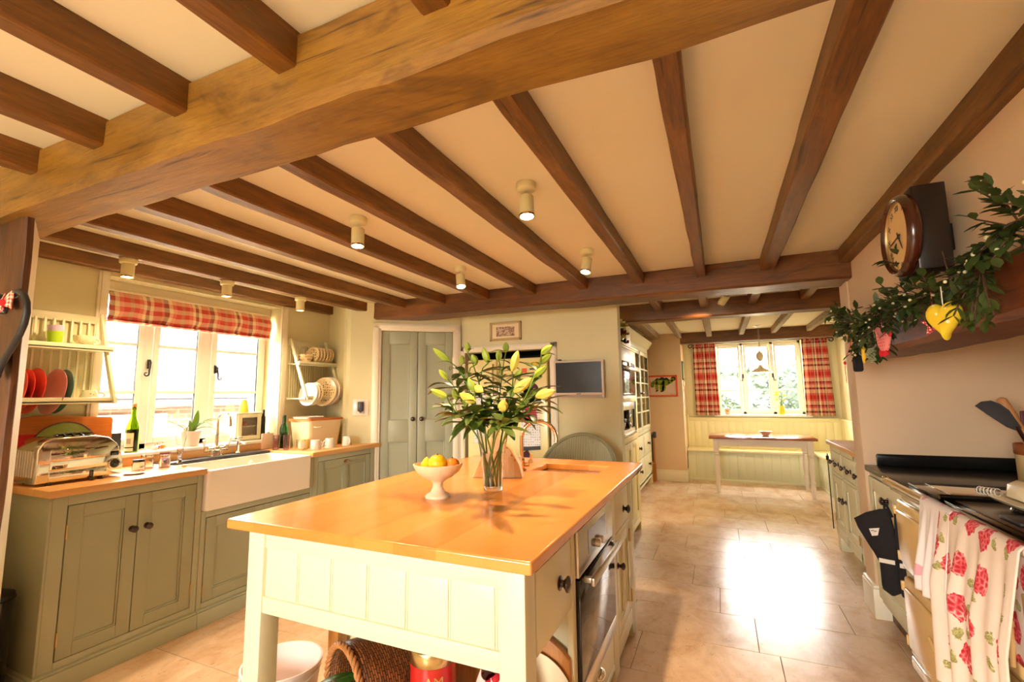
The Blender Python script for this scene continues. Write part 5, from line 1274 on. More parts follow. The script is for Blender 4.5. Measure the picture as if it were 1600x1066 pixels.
# wine rack
wr=thing('wine_rack','open cream wine rack on top of the oven housing','wine rack',(-1.0,4.6,1.822))
m=MB(*TF); m.box(4.70,4.95,-.40,-.03,1.823,2.06,.003); m.box(4.20,4.22,-.40,-.05,1.823,2.06); m.box(4.22,4.70,-.40,-.38,1.823,2.06)
for z in (1.90,1.985): m.box(4.22,4.70,-.38,-.10,z,z+.008)
m.build('frame',yellow_cream,wr,30)
botm=paint('dark_bottle_glass',(.02,.03,.015),.1,.1,5); foil=[gold,iron,paint('wine_foil_red',rgb(130,20,24),.35,.05,9,metal=.5)]
bc=0
for r_i,z in enumerate((1.862,1.946,2.029)):
    for k in range(3):
        y=4.30+k*.15+(.03 if r_i%2 else 0)
        t=thing('stored_wine_bottle','wine bottle lying in the rack, %s row, %s from the front'%(('lower','middle','upper')[r_i],('first','second','third')[k]),'bottle',(-1.0,y,z-.036),'bottles in the wine rack')
        m=MB(); m.lathe([(0,-.22),(.036,-.22),(.036,-.06),(.014,.0),(.014,.04)],(-.86,y,z),16,'x'); m.build('glass_body',botm,t,50)
        m=MB(); m.lathe([(.0142,.0),(.016,.005),(.016,.075),(0,.077)],(-.86,y,z),14,'x'); m.build('foil_neck',foil[(r_i+k)%3] if r_i!=2 else gold,t,50)
# dresser
DF=((-1.0,0,0),(0,1,0),(1,0,0))
ds=thing('glazed_dresser','pale green glazed dresser with four drawers beyond the oven housing','dresser',(-1.22,6.3,0))
dm=paint('pale_green_dresser_paint',rgb(222,216,176),.4,.02,3)
m=MB(*DF); a,b_=5.15,7.45; xs=[5.15,5.90,6.65,7.45]
m.box(a,a+.03,-.45,0,.12,2.03,.002); m.box(b_-.03,b_,-.45,0,.12,2.03,.002); m.box(a,b_,-.45,-.43,.12,2.03); m.box(a,b_,-.45,0,1.96,2.03,.003); m.box(a,b_,-.45,0,.80,.84,.003); m.box(a,b_,-.45,0,.12,.20,.003)
for x in xs[1:3]: m.box(x-.02,x+.02,-.02,0,.2,.80,.002)
for z in (1.2,1.58): m.box(a+.03,b_-.03,-.43,-.03,z,z+.018)
m.box(a,b_,-.45,.0,.16,.18)
m.build('body',dm,ds,30)
m=MB(*DF); m.prism([(-.44,2.03),(.0,2.03),(.02,2.05),(.07,2.12),(.07,2.14),(-.44,2.14)],a-.03,b_+.03,'dz') if False else None
m=MB(); m.prism([(-1.44,2.03),(-1.0,2.03),(-.98,2.05),(-.93,2.12),(-.93,2.14),(-1.44,2.14)],a-.03,b_+.03,'wz',.003); m.build('cornice',dm,ds,30)
for i in range(3):
    wa,wb=xs[i]+.012,xs[i+1]-.012
    m=MB(*DF); s_=.045
    m.box(wa,wa+s_,-.02,.002,.845,1.955,.002); m.box(wb-s_,wb,-.02,.002,.845,1.955,.002); m.box(wa+s_,wb-s_,-.02,.002,.845,.90,.002); m.box(wa+s_,wb-s_,-.02,.002,1.90,1.955,.002)
    mid_=(wa+wb)/2; m.box(mid_-.01,mid_+.01,-.016,0,.90,1.90,.002)
    for z in (1.10,1.30,1.50,1.70): m.box(wa+s_,wb-s_,-.016,0,z-.01,z+.01,.002)
    dd=m.build('glazed_door',dm,ds,30)
    g=MB(*DF); g.box(wa+s_-.005,wb-s_+.005,-.012,-.009,.895,1.905); g.build('pane',pane_glass('cabinet_glass_%d'%i,(.9,.88,.8),.15),dd,0)
    knob_round(dd,(-.998,wb-.022 if i!=2 else wa+.022,1.36),KB,.02); 
    for (za,zb) in ((.50,.79),(.21,.49)):
        m=MB(*DF); m.box(wa+.01,wb-.01,-.02,.002,za,zb,.003); m.box(wa+.05,wb-.05,.002,.006,za+.04,zb-.04,.003); d2=m.build('drawer',dm,ds,30); knob_round(d2,(-.994,(wa+wb)/2,(za+zb)/2),KB,.024)
for y in (a+.05,b_-.05):
    m=MB(*DF); m.box(y-.04,y+.04,-.08,0,0,.12,.005); m.build('foot',dm,ds,30)
rn=random.Random(2)
for i in range(8):
    y=5.30+i*.27; z=(.842,1.219,1.599)[i%3]
    m=MB(); m.lathe([(0,0),(.04,0),(.06,.05),(.065,.10),(.062,.10),(.056,.05),(0,.008)],(-1.2,y,z),20); tag(m.build('bowl',china if i%2 else china_cream,None,50),'bowl standing behind the dresser glass','bowl','crockery in the dresser')
# child's painting
ar=thing('child_picture','orange-bordered child painting of a green humped animal','painting',(-.83,7.745,1.30))
x0,x1,za,zb=-1.05,-.605,1.305,1.635
m=MB(); m.box(x0,x1,7.742,7.7495,za,zb); m.build('sheet',paint('pinkish_paper',rgb(226,196,180),.7,.03,6),ar,0)
m=MB()
for q in ((x0-.004,x0+.022,za,zb),(x1-.022,x1+.004,za,zb),(x0,x1,za-.004,za+.022),(x0,x1,zb-.022,zb+.004)): m.box(q[0],q[1],7.737,7.7485,q[2],q[3],.002)
m.build('border',paint('orange_red_border',rgb(222,84,30),.6,.04,8),ar,0)
def blob(m,cx,cz,rx,rz,y,rot=0,n=18):
    cr_,sr=math.cos(rot),math.sin(rot); m.prism([(cx+rx*math.cos(2*PI*i/n)*cr_-rz*math.sin(2*PI*i/n)*sr, cz+rx*math.cos(2*PI*i/n)*sr+rz*math.sin(2*PI*i/n)*cr_) for i in range(n)],y-.001,y,'wz')
m=MB()
for (cx,cz,r) in ((-.93,1.545,.028),(-.90,1.565,.032),(-.83,1.565,.045),(-.765,1.57,.032),(-.735,1.55,.026),(-.66,1.582,.035)): blob(m,cx,cz,r,r,7.7415)
m.build('dark_humps',paint('dark_green_paint',rgb(38,52,26),.7,.1,20),ar,0)
m=MB()
for (cx,cz,rx,rz,rt) in ((-.985,1.49,.03,.045,0),(-.94,1.525,.045,.03,0),(-.86,1.525,.07,.04,0),(-.775,1.52,.06,.045,0),(-.70,1.535,.05,.025,.5),(-.675,1.565,.03,.025,.4),(-.915,1.455,.026,.06,.05),(-.835,1.45,.036,.07,-.05),(-.81,1.44,.03,.06,-.2)): blob(m,cx,cz,rx,rz,7.7405,rt)
m.build('green_body',paint('leaf_green_paint',rgb(132,150,34),.7,.12,18),ar,0)
m=MB()
for (cx,cz,rx,rz,rt) in ((-.915,1.395,.022,.012,.5),(-.845,1.385,.02,.010,0)): blob(m,cx,cz,rx,rz,7.7395,rt)
m.tube([(-1.0,1.475,7.739)[0:1]+(7.739,1.475),(-.985,7.739,1.462),(-.965,7.739,1.472)],.004,6)
m.tube([(-1.0,7.739,1.53),(-1.015,7.739,1.56)],.002,6); m.tube([(-.975,7.739,1.535),(-.972,7.739,1.575)],.002,6)
pts=[(-.715+i*.006,7.7400,1.342+.006*math.sin(i*2.3)) for i in range(13)]; m.tube(pts,.0016,5)
m.build('dark_marks',iron,ar,0)
# things on the return wall of the pier
gp=thing('green_picture','narrow dark-framed green picture on the side of the plaster pier','picture',(-.528,7.98,1.55))
m=MB(); m.box(-.5295,-.512,7.80,8.05,1.56,1.86,.003); m.build('frame',iron,gp,30)
m=MB(); m.box(-.512,-.510,7.82,8.03,1.59,1.83); m.build('print',leaf_p if False else leafm('green_print',rgb(70,120,50),rgb(160,190,90),.5),gp,0)
m=MB(); m.box(-.529,-.505,7.90,8.0,1.46,1.54,.006); tag(m.build('wall_sensor',china,None,30),'small white wall sensor below the narrow green picture','sensor')
m=MB(); m.box(-.5295,-.522,7.82,7.98,1.15,1.42,.002); tag(m.build('hanging_notice',china,None,0),'white paper notice on the side of the plaster pier','notice')
bb=thing('blackboard','small green chalkboard with a wooden frame leaning by the dresser','blackboard',(-1.05,7.68,.26))
m=MB(); m.box(-1.17,-.985,7.70,7.716,.27,.74,.003); m.build('frame',bamboo,bb,30)
m=MB(); m.box(-1.16,-1.01,7.694,7.70,.30,.71); m.build('board',paint('chalkboard_green',rgb(34,58,44),.7,.06,10),bb,0)
m=MB(); m.box(-1.0,-.955,7.66,7.72,.66,.755,.01); m.build('blue_clip',paint('slate_blue_plastic',rgb(70,84,110),.5,.06,10),bb,30)
m=MB(); m.box(-1.10,-.97,7.62,7.695,0.0,.27); bb2=m.build('stand',bamboo,bb,30)
# ---------------------------------------------------------------- settle
st=thing('bench_settle','cream and pale green tongue-and-groove corner settle under the window','settle',(.5,8.2,0))
def boards(m,axis,a0,a1,w,c0,c1,z0,z1):
    n=max(1,round((a1-a0)/w)); w=(a1-a0)/n
    for i in range(n):
        p,q=a0+i*w,a0+(i+1)*w
        if axis=='x': m.box(p+.001,q-.005,c0,c1,z0,z1,.003); m.box(q-.006,q+.002,c0+.004,c1,z0,z1)
        else: m.box(c0,c1,p+.001,q-.005,z0,z1,.003); m.box(c0+.004,c1,q-.006,q+.002,z0,z1)
m=MB(); boards(m,'x',-.52,1.635,.105,8.39,8.41,.47,.93); m.box(-.525,1.64,8.375,8.44,.925,.948,.005); m.box(-.528,-.50,8.37,8.44,.47,.99,.006); m.box(-.5,1.63,8.382,8.392,.895,.925,.003); m.build('backrest',settle_cream,st,30)
m=MB(); boards(m,'y',7.30,8.39,.105,1.622,1.642,.47,.93); m.box(1.60,1.655,7.28,8.40,.925,.948,.005); m.build('backrest',settle_cream,st,30)
m=MB(); m.prism([(-.525,7.965),(1.20,7.965),(1.22,7.28),(1.64,7.28),(1.64,8.41),(-.525,8.41)],.447,.472,'wd',.005); m.build('seat',settle_cream,st,30)
m=MB(); boards(m,'x',-.52,1.235,.115,8.0,8.02,.03,.447); m.box(-.52,1.235,7.995,8.02,0,.035,.003); m.box(-.52,-.5,8.02,8.40,0,.447); m.build('front_panel',settle_green,st,30)
m=MB(); boards(m,'y',7.32,8.0,.115,1.235,1.255,.03,.447); m.box(1.23,1.255,7.32,8.0,0,.035,.003); m.box(1.255,1.63,7.32,7.34,0,.447); m.build('front_panel',settle_green,st,30)
# dining table
dt=thing('dining_table','narrow scrubbed-top dining table with white turned legs','table',(.47,7.35,0))
m=MB(); m.box(-.175,1.10,7.02,7.68,.725,.755,.006); m.build('tabletop',tablew,dt,30)
white_dis=NT('chipped_white_paint'); n_=white_dis.noise(white_dis.coord('Object',(9,9,3)),4,6,.7); white_dis=white_dis.fin(white_dis.ramp(n_,[(.30,rgb(90,66,50)),(.33,rgb(236,222,206)),(1,rgb(240,228,212))]),.5)
m=MB(); m.box(-.10,1.03,7.08,7.10,.63,.725,.002); m.box(-.10,1.03,7.60,7.62,.63,.725,.002); m.box(-.10,-.08,7.10,7.60,.63,.725,.002); m.box(1.01,1.03,7.10,7.60,.63,.725,.002); m.build('apron',white_dis,dt,30)
for (x,y) in ((-.09,7.10),(1.02,7.10),(-.09,7.60),(1.02,7.60)):
    m=MB(); m.box(x-.035,x+.035,y-.035,y+.035,.55,.724,.004)
    m.lathe([(.034,.55),(.026,.535),(.034,.52),(.022,.50),(.028,.47),(.034,.40),(.031,.30),(.024,.22),(.033,.20),(.033,.19),(.025,.17),(.029,.13),(.020,.03),(.019,0),(0,0)],(x,y,0),20); m.build('leg',white_dis,dt,40)
m=MB(); m.lathe([(0,0),(.036,0),(.038,.012),(.05,.03),(.078,.065),(.074,.065),(.046,.032),(0,.016)],(.54,7.32,.7555),30); tag(m.build('patterned_bowl',dots('patterned_bowl_glaze',rgb(236,200,170),rgb(150,60,40),45,.25),None,50),'small patterned footed bowl on the dining table','bowl')
# ---------------------------------------------------------------- curtains
def curtain(lb,xa,xb,spread,seed):
    t=thing('curtain',lb,'curtain',((xa+xb)/2,8.42,.985)); rn=random.Random(seed); W=xb-xa
    ph=rn.uniform(0,6)
    def f(u,v):
        k=1+spread*v; x=(xa+xb)/2+(u-.5)*W*k+ (spread*.25*W*v)
        return (x, 8.385+.028*math.sin(u*2*PI*5.5+ph)*(0.45+.55*v)+.010*math.sin(u*2*PI*11+v*2), 2.17-v*1.185)
    m=MB(); m.grid(f,90,20,lambda u,v:(u*W*1.9,v*1.2)); m.build('fabric',curtain_cloth,t,70,.003)
    m=MB(); m.grid(lambda u,v:(xa+u*W,8.372+.012*math.sin(u*2*PI*16+ph),2.178-v*.06),90,3,lambda u,v:(u*W*1.9,v*.06+.3)); m.build('pleated_heading',curtain_cloth,t,70,.003)
curtain('red and cream plaid curtain on the left of the dining window',-.375,-.03,.06,1)
curtain('red and cream plaid curtain on the right of the dining window',1.205,1.535,.16,2)
cp=thing('curtain_pole','thin black iron curtain pole with scroll ends','curtain pole',(.58,8.41,2.15))
m=MB(); m.tube([(-.42,8.41,2.172),(1.60,8.41,2.172)],.008,8); m.build('rod',iron,cp,40)
for sg,x in ((-1,-.42),(1,1.60)):
    m=MB(); pts=[(x+sg*(.0+.028*math.sin(a)),8.41,2.172-.028+.028*math.cos(a)) for a in [i/14*PI*1.6 for i in range(15)]]; m.tube(pts,.007,8); m.build('scroll_finial',iron,cp,40)
    m=MB(); m.tube([(x-sg*.03,8.41,2.172),(x-sg*.03,8.455,2.172)],.007,8); m.build('bracket',iron,cp,40)
# ---------------------------------------------------------------- pendant lamp
pl=thing('pendant_lamp','rise-and-fall pendant lamp with a pale cone shade over the dining table','lamp',(.545,7.40,2.30))
px,py_=.545,7.40
m=MB(); m.lathe([(0,0),(.055,0),(.055,-.008),(.03,-.022),(.012,-.035),(0,-.036)],(px,py_,2.30),24); m.build('ceiling_rose',steel,pl,50)
m=MB(); m.tube([(px,py_,2.27),(px,py_,1.72)],.004,6); m.tube([(px+.012,py_,2.27),(px+.012,py_,1.93)],.003,6); m.build('cord',paint('grey_flex',rgb(150,140,120),.6),pl,40)
m=MB(); m.lathe([(0,-.085),(.02,-.08),(.045,-.045),(.05,.0),(.035,.04),(.012,.06),(.012,.075),(0,.078)],(px,py_,1.87),24); m.build('counterweight',china_cream,pl,50)
m=MB(); m.lathe([(.012,.085),(.022,.08),(.026,.055),(.03,.05),(.15,-.02),(.152,-.024),(.148,-.022),(.03,.045),(.0,.047)],(px,py_,1.655),36); m.build('shade',china_cream,pl,50)
m=MB(); m.ball((px,py_,1.655),.03,14); m.build('bulb',emit('pendant_glow',(1,.8,.55),8),pl,50)
# small things on the far sill
m=MB(); m.lathe([(0,0),(.03,0),(.035,.03),(.05,.06),(.06,.09),(.055,.09),(.03,.04),(0,.02)],(.10,8.50,.998),18); tag(m.build('dark_ornament',dots('brown_ornament',rgb(220,190,160),rgb(90,40,30),40,.3),None,50),'small brown and white ornament on the dining window sill','ornament')
fv=thing('flower_vase','yellow flowers in a yellow vase on the dining window sill','flowers',(.88,8.52,.998))
m=MB(); m.lathe([(0,0),(.035,0),(.045,.05),(.04,.11),(.045,.14),(.04,.14),(.03,.05),(0,.01)],(.88,8.52,.998),20); m.build('vase',lemon,fv,50)
m=MB(); rn=random.Random(8)
for i in range(9):
    a=rn.uniform(0,6.28); p=(.88+.06*math.cos(a),8.52+.04*math.sin(a),1.22+rn.uniform(0,.13)); m.tube([(.88,8.52,1.12),p],.003,5)
m.build('stems',lily_stem_m,fv,50)
for i in range(9):
    a=rn.uniform(0,6.28); m=MB(); m.ball((.88+.07*math.cos(a),8.52+.04*math.sin(a),1.22+rn.uniform(0,.14)),.022,10,(1,1,.7)); m.build('flower_head',paint('yellow_petal_%d'%i,rgb(246,216,60),.7,.1,20),fv,50)
for i,x in enumerate((-.02,.24,1.05)):
    m=MB(); m.lathe([(0,0),(.05,0),(.055,.012),(.05,.014),(0,.006)],(x,8.50,.998),20); tag(m.build('small_dish',china_cream,None,50),'flat dark-rimmed dish on the dining sill, %s from the left'%('first','second','third')[i],'dish')
# ---------------------------------------------------------------- right base unit
RFX=.868; QF=((RFX,0,0),(0,1,0),(-1,0,0))
ru=thing('base_cabinet','cream base cabinet with drawers and doors behind the plaster pier','cabinet',(1.2,4.4,0))
a,b_=3.80,5.0
m=MB(*QF); m.box(a,b_,-.022,0,.84,.885,.002); m.box(a,b_,-.022,0,.635,.66,.002); m.box(a,b_,-.022,0,.12,.19,.002)
xs=[3.80,4.20,4.60,5.0]
for x in (3.80,4.192,4.592,4.975): m.box(x,x+.03,-.022,0,.12,.885,.002)
m.box(b_-.02,b_,-.60,-.022,.12,.885); m.box(a,b_,-.62,-.60,.12,.885); m.box(a,b_,-.6,-.022,.12,.14); m.build('body',cream_cab,ru,30)
for y in (3.86,4.94):
    m=MB(*QF); m.box(y-.05,y+.05,-.08,0,0,.12,.004); m.build('foot',cream_cab,ru,30)
for i in range(3):
    wa,wb=xs[i]+.034,xs[i+1]-.012
    m=MB(*QF); m.box(wa,wb,-.02,0,.664,.836,.003); dd=m.build('drawer',cream_cab,ru,30)
    for w in (wa+(wb-wa)*.24,wa+(wb-wa)*.76): knob_round(dd,(RFX,w,.745),(-1,0,0),.022)
    m=MB(*QF); panel_door(m,wa,wb,.195,.630,-.02,0,.06,1); dd=m.build('door',cream_cab,ru,30); knob_round(dd,(RFX,wa+.03 if i!=1 else wb-.03,.47),(-1,0,0),.02)
    hinge(dd,*QF,wb if i!=1 else wa,.27)
m=MB(); m.box(.845,1.62,3.795,5.03,.885,.92,.006); tag(m.build('worktop',beech,None,30),'pinkish wooden worktop on the right behind the plaster pier','worktop')
m=MB(); m.box(.93,1.12,3.96,4.16,.921,.955,.004); tag(m.build('white_box',china,None,30),'low white box on the right worktop beside the pier','box')
m=MB(); m.box(.846,.853,5.032,5.045,.15,.80,.002); m.box(.838,.86,5.03,5.047,.74,.78,.004); tag(m.build('hanging_strap',fabric_dark,None,30),'black strap hanging from the far end of the right cabinet','strap')
# ---------------------------------------------------------------- range cooker
CX=.72
AF=((CX,0,0),(0,1,0),(-1,0,0))
rc=thing('range_cooker','cream enamel cast-iron range cooker with black top','range cooker',(1.05,2.1,0))
a,b_=1.36,2.735
m=MB(*AF); m.box(a,b_,-.66,-.012,.14,.895,.010,3); m.build('body',aga,rc,40)
m=MB(*AF); m.box(a+.02,b_-.02,-.60,-.03,0,.14); m.build('plinth',slate,rc,0)
m=MB(*AF); m.box(a,b_,-.05,.012,.135,.185,.008); m.build('lower_rail',aga,rc,30)
m=MB(*AF); m.box(a-.004,b_+.004,-.68,.028,.895,.930,.012,3); m.build('top_plate',black_gl,rc,40)
# doors: 2 columns x 2 rows, enamelled, bulging
def enamel_door(wa,wb,za,zb):
    m=MB(*AF); m.box(wa,wb,-.012,.020,za,zb,.012,3); m.box(wa+.035,wb-.035,.018,.034,za+.04,zb-.04,.015,3); return m.build('oven_door',aga,rc,40)
for (wa,wb) in ((2.275,2.695),(1.79,2.235)):
    for (za,zb) in ((.565,.865),(.205,.535)):
        dd=enamel_door(wa,wb,za,zb)
        for z in (zb-.05,za+.05):
            m=MB(*AF); m.box(wb-.008,wb+.030,.0,.018,z-.010,z+.010,.005); m.lathe([(.007,-.020),(.009,-.017),(.009,.017),(.007,.020)],(wb+.018,.018,z),12); m.build('hinge_block',aga,rc,40)
        m=MB(*AF); zc=(za+zb)/2-.02; m.tube([(wa-.006,.03,zc+.02),(wa-.006,.036,zc-.09)],.0065,10); m.ball((wa-.006,.03,zc+.024),.014,12); m.tube([(wa-.006,.03,zc+.02),(wa+.05,.042,zc+.035),(wa+.10,.044,zc+.06)],[.012,.009,.006],10); m.build('latch',aga,rc,50)
for (za,zb) in ((.565,.865),(.205,.535)): enamel_door(1.40,1.745,za,zb)
m=MB(*AF); m.box(2.243,2.267,.0,.014,.16,.89,.004); m.box(1.755,1.779,.0,.014,.16,.89,.004); m.build('centre_strip',aga,rc,30)
m=MB(*AF); m.tube([(1.36,.045,.945),(2.70,.045,.945)],.013,14); 
for w in (1.40,2.10,2.68): m.tube([(w,.005,.915),(w,.045,.945)],[.016,.011],10)
m.ball((2.705,.045,.945),.017,12); m.build('towel_rail',chrome,rc,50)
mirror=paint('mirror_steel_lid',(.84,.80,.72),.07,.02,3,metal=1); dull=paint('dull_steel_lid',(.24,.21,.19),.22,.05,6,metal=.9)
m=MB(*AF); m.box(2.37,2.71,-.62,-.035,.930,.938,.003); m.build('warming_plate_rim',black_gl,rc,30)
m=MB(*AF); m.box(2.395,2.69,-.60,-.09,.938,.942,.002); m.build('warming_plate',mirror,rc,30)
m=MB(*AF); m.box(1.80,2.33,-.62,-.035,.930,.936,.003); m.build('hob_rim',black_gl,rc,30)
m=MB(*AF); m.box(1.84,2.31,-.59,-.06,.936,.941,.002); m.build('hob_surface',dull,rc,30)
m=MB(*AF); m.tube([(2.355,-.03,.944),(2.355,-.62,.944)],.011,10); m.tube([(2.36,.028,.935),(1.38,.028,.935)],.008,8); m.build('raised_bar',black_gl,rc,50)
# narrow cupboard between cooker and pier, granite top
nc=thing('narrow_cabinet','narrow cream cabinet between the cooker and the pier','cabinet',(1.15,3.2,0))
NF=((.815,0,0),(0,1,0),(-1,0,0))
m=MB(*NF); m.box(2.745,3.575,-.58,-.0,.10,.865,.003); m.build('body',cream_cab,nc,30)
m=MB(*NF); panel_door(m,2.80,3.54,.14,.84,.001,.018,.07,1); dd=m.build('door',cream_cab,nc,30); knob_round(dd,(.797,3.20,.755),(-1,0,0),.022)
m=MB(*NF); m.box(2.785,3.575,-.5,-.04,0,.10); m.build('plinth',oakX,nc,0)
gt_=thing('granite_worktop','black polished granite worktop with upstand beside the cooker','worktop',(1.15,3.2,.866))
m=MB(); m.box(.792,1.60,2.745,3.578,.866,.900,.005); m.build('slab',granite,gt_,30)
m=MB(); m.prism([(.855,.900),(.855,.960),(.862,.968),(1.615,.968),(1.615,.900)],3.556,3.578,'wz',.002); m.box(1.597,1.617,2.785,3.556,.90,.968,.002); m.build('upstand',granite,gt_,30)
# ---------------------------------------------------------------- oven mitts
om=thing('oven_mitts','pair of black oven mitts hanging from a cabinet knob','oven mitts',(.765,3.02,.33))
def mitt(yo,xo,top,bot,wd,flare):
    rings=[]; n=16
    for i in range(n+1):
        k=i/n; z=top+(bot-top)*k
        w=wd*(1+flare*max(0,1-k*2.2))*(1 if k<.86 else max(.15,math.sqrt(max(0,1-((k-.86)/.14)**2))))
        th=.020*(.55+.45*math.sin(PI*min(1,k*1.1)))*(1 if k<.86 else max(.2,math.sqrt(max(0,1-((k-.86)/.14)**2))))
        rings.append([V((xo+th*math.sin(2*PI*j/16),yo+w*math.cos(2*PI*j/16)+ (.03*flare*max(0,1-k*2)),z)) for j in range(16)])
    return rings
m=MB(); m.loft(mitt(3.03,.757,.655,.335,.042,.2)); m.build('mitt',fabric_dark,om,60)
m=MB(); m.loft(mitt(2.955,.745,.645,.325,.042,.1)); m.build('mitt',fabric_dark,om,60)
m=MB(); m.prism([(3.01,.775),(3.05,.765),(3.11,.74),(3.165,.70),(3.15,.66),(3.10,.56),(3.07,.49),(2.995,.49),(2.985,.60)],.738,.766,'dz',.012); cf=m.build('cuff',fabric_dark,om,50)
m=MB(); m.prism([(2.945,.755),(2.99,.765),(2.995,.62),(2.985,.48),(2.925,.48),(2.93,.62)],.728,.758,'dz',.013); m.build('cuff',fabric_dark,om,50)
m=MB(); m.box(.735,.743,3.005,3.07,.497,.518,.001); m.build('white_band',whitefab,om,0); m=MB(); m.box(.722,.730,2.925,2.985,.492,.513,.001); m.build('white_band',whitefab,om,0)
m=MB(); m.prism([(3.055,.672),(3.10,.66),(3.09,.625),(3.065,.632)],.7345,.7375,'dz'); lbp=m.build('white_label',whitefab,om,0)
m=MB(); m.tube([(.734,3.092,.650),(.734,3.083,.655),(.734,3.076,.650),(.734,3.068,.654)],.0016,5); m.build('label_mark',iron,lbp,0)
m=MB(); m.tube([(.765,3.0,.73),(.762,3.02,.79),(.768,3.03,.80),(.765,3.03,.75)],.006,8); m.build('hanging_loop',fabric_dark,om,50); om.rotation_euler=(0,0,R(68)); om.location=(.768,3.11,.295)
# ---------------------------------------------------------------- tea towels on the rail
def towel(name,lb,ya,yb,zf,zb,mat,seed,shear=0,amp=.010,ragged=.03):
    """cloth over the rail: v runs from the back hem over the rail to the front hem"""
    rn=random.Random(seed); ph=rn.uniform(0,6); rx,rz=CX-.045,.945; r=.0175
    Lb=rz-zb; Lf=rz-zf; Tt=Lb+PI*r+Lf
    def f(u,v):
        s=v*Tt; y=yb+(ya-yb)*u
        if s<Lb: x=rx+r; z=zb+s; d=-1; fall=(Lb-s)
        elif s<Lb+PI*r: a=(s-Lb)/r; x=rx+r*math.cos(a); z=rz+r*math.sin(a); d=0; fall=0
        else: fall=s-Lb-PI*r; x=rx-r; z=rz-fall; d=1
        k=min(1,fall/.25)
        wv=(amp*math.sin(u*2*PI*3.2+ph)+amp*.5*math.sin(u*2*PI*7.1+ph*2))*k
        if d==1: x=x-abs(amp)*.9*k+wv-.02*k; z-=ragged*math.sin(u*3+ph)*k*.6; y+=shear*fall
        elif d==-1: x=x+min(.004,abs(wv))*k*.3
        return (x,y,z)
    m=MB(); m.grid(f,60,60,lambda u,v:(u*abs(yb-ya)*1.12,v*Tt)); o=m.build(name,mat,None,70,.003); return tag(o,lb,'tea towel')
towel('tea_towel','pale pink-printed tea towel at the far end of the cooker rail',2.00,2.245,.63,.80,palecloth,3,.12,.010,.0)
towel('tea_towel','floral rose-print tea towel hanging over the cooker rail',1.615,2.075,.30,.62,floral_m,5,.10,.013,.05)
# butter dish, whisk and pan on the hob
bd=thing('butter_dish','cream lidded butter dish on the cooker hob','butter dish',(.98,2.16,.942))
m=MB(); m.loft([rr_ring(.87,1.06,2.04,2.30,.962,.05),rr_ring(.855,1.075,2.025,2.315,.975,.055),rr_ring(.86,1.07,2.03,2.31,.979,.05),rr_ring(.90,1.03,2.07,2.27,.974,.04)]); m.build('dish',china_cream,bd,50)
m=MB(); m.loft([rr_ring(.90,1.04,2.07,2.28,.979,.04),rr_ring(.905,1.035,2.075,2.275,1.02,.04),rr_ring(.925,1.015,2.095,2.255,1.035,.03)]); m.build('lid',china_cream,bd,50)
m=MB(); m.lathe([(0,0),(.07,0),(.085,.004),(.075,.02),(0,.02)],(.965,2.17,.942),26); m.build('foot',black_gl,bd,50)
wk=thing('hand_whisk','ribbed steel whisk handle lying against the butter dish','whisk',(.86,2.28,.965))
m=MB()
pts=[(.845,2.31,.985),(.858,2.285,.988),(.875,2.255,.99),(.885,2.235,.99)]
m.tube(pts,[.006,.012,.012,.007],12); m.build('handle',steel,wk,50)
m=MB()
for i in range(6):
    k=.15+.7*i/5; p=V(pts[0]).lerp(V(pts[3]),k); d_=(V(pts[3])-V(pts[0])).normalized(); u=d_.cross(V((0,0,1))).normalized(); w=d_.cross(u)
    m.tube([tuple(p+(u*math.cos(2*PI*j/12)+w*math.sin(2*PI*j/12))*.0135) for j in range(13)],.0016,5)
m.build('grip_rings',china,wk,50)
m=MB(); m.box(.80,.90,1.94,2.06,.942,.952,.004); tag(m.build('trivet',slate,None,30),'small dark trivet on the hob in front of the butter dish','trivet')
# utensil pot
up=thing('utensil_jar','stoneware jar of cooking utensils beside the cooker','utensil jar',(1.285,2.98,.901))
jx,jy=1.315,2.98
m=MB(); m.lathe([(0,0),(.062,0),(.066,.01),(.066,.16),(.062,.16),(.060,.012),(0,.01)],(jx,jy,.901),34); m.build('body',paint('stone_jar_glaze',rgb(206,176,120),.4,.06,10),up,50)
m=MB(); m.lathe([(.066,.148),(.070,.152),(.070,.195),(.066,.20),(.062,.195),(.062,.15)],(jx,jy,.901),34); m.build('rim_band',paint('brown_salt_glaze',rgb(140,72,34),.3,.1,12),up,50)
sp=thing('black_spatula','black nylon spatula leaning left in the utensil jar','spatula',(jx-.03,jy,1.0))
m=MB((jx,jy-.01,0),(1,0,0),(0,1,0)); m.prism([(-.075,1.255),(-.105,1.285),(-.135,1.30),(-.17,1.295),(-.195,1.275),(-.155,1.235),(-.09,1.175),(-.06,1.16),(-.045,1.16),(-.04,1.175)],-.004,.004,'wz',.002); m.build('blade',slate,sp,40)
m=MB(); m.tube([(jx+.02,jy,.95),(jx-.02,jy-.01,1.08),(jx-.055,jy-.01,1.18)],[.006,.007,.009],10); m.build('handle',knobw,sp,40)
sp=thing('wooden_spoon','thick wooden spoon handle leaning in the utensil jar','spoon',(jx,jy,1.0))
m=MB(); m.tube([(jx+.03,jy+.01,.95),(jx-.03,jy+.01,1.15),(jx-.075,jy+.01,1.27),(jx-.088,jy+.01,1.302),(jx-.093,jy+.01,1.312)],[.012,.016,.020,.019,.008],14); m.build('handle',spoonw,sp,50)
sp=thing('red_spatula','dark red silicone spatula at the back of the utensil jar','spatula',(jx,jy,1.0))
m=MB(); m.tube([(jx,jy+.03,.95),(jx+.0,jy+.03,1.16)],.007,8); m.build('handle',spoonw,sp,50)
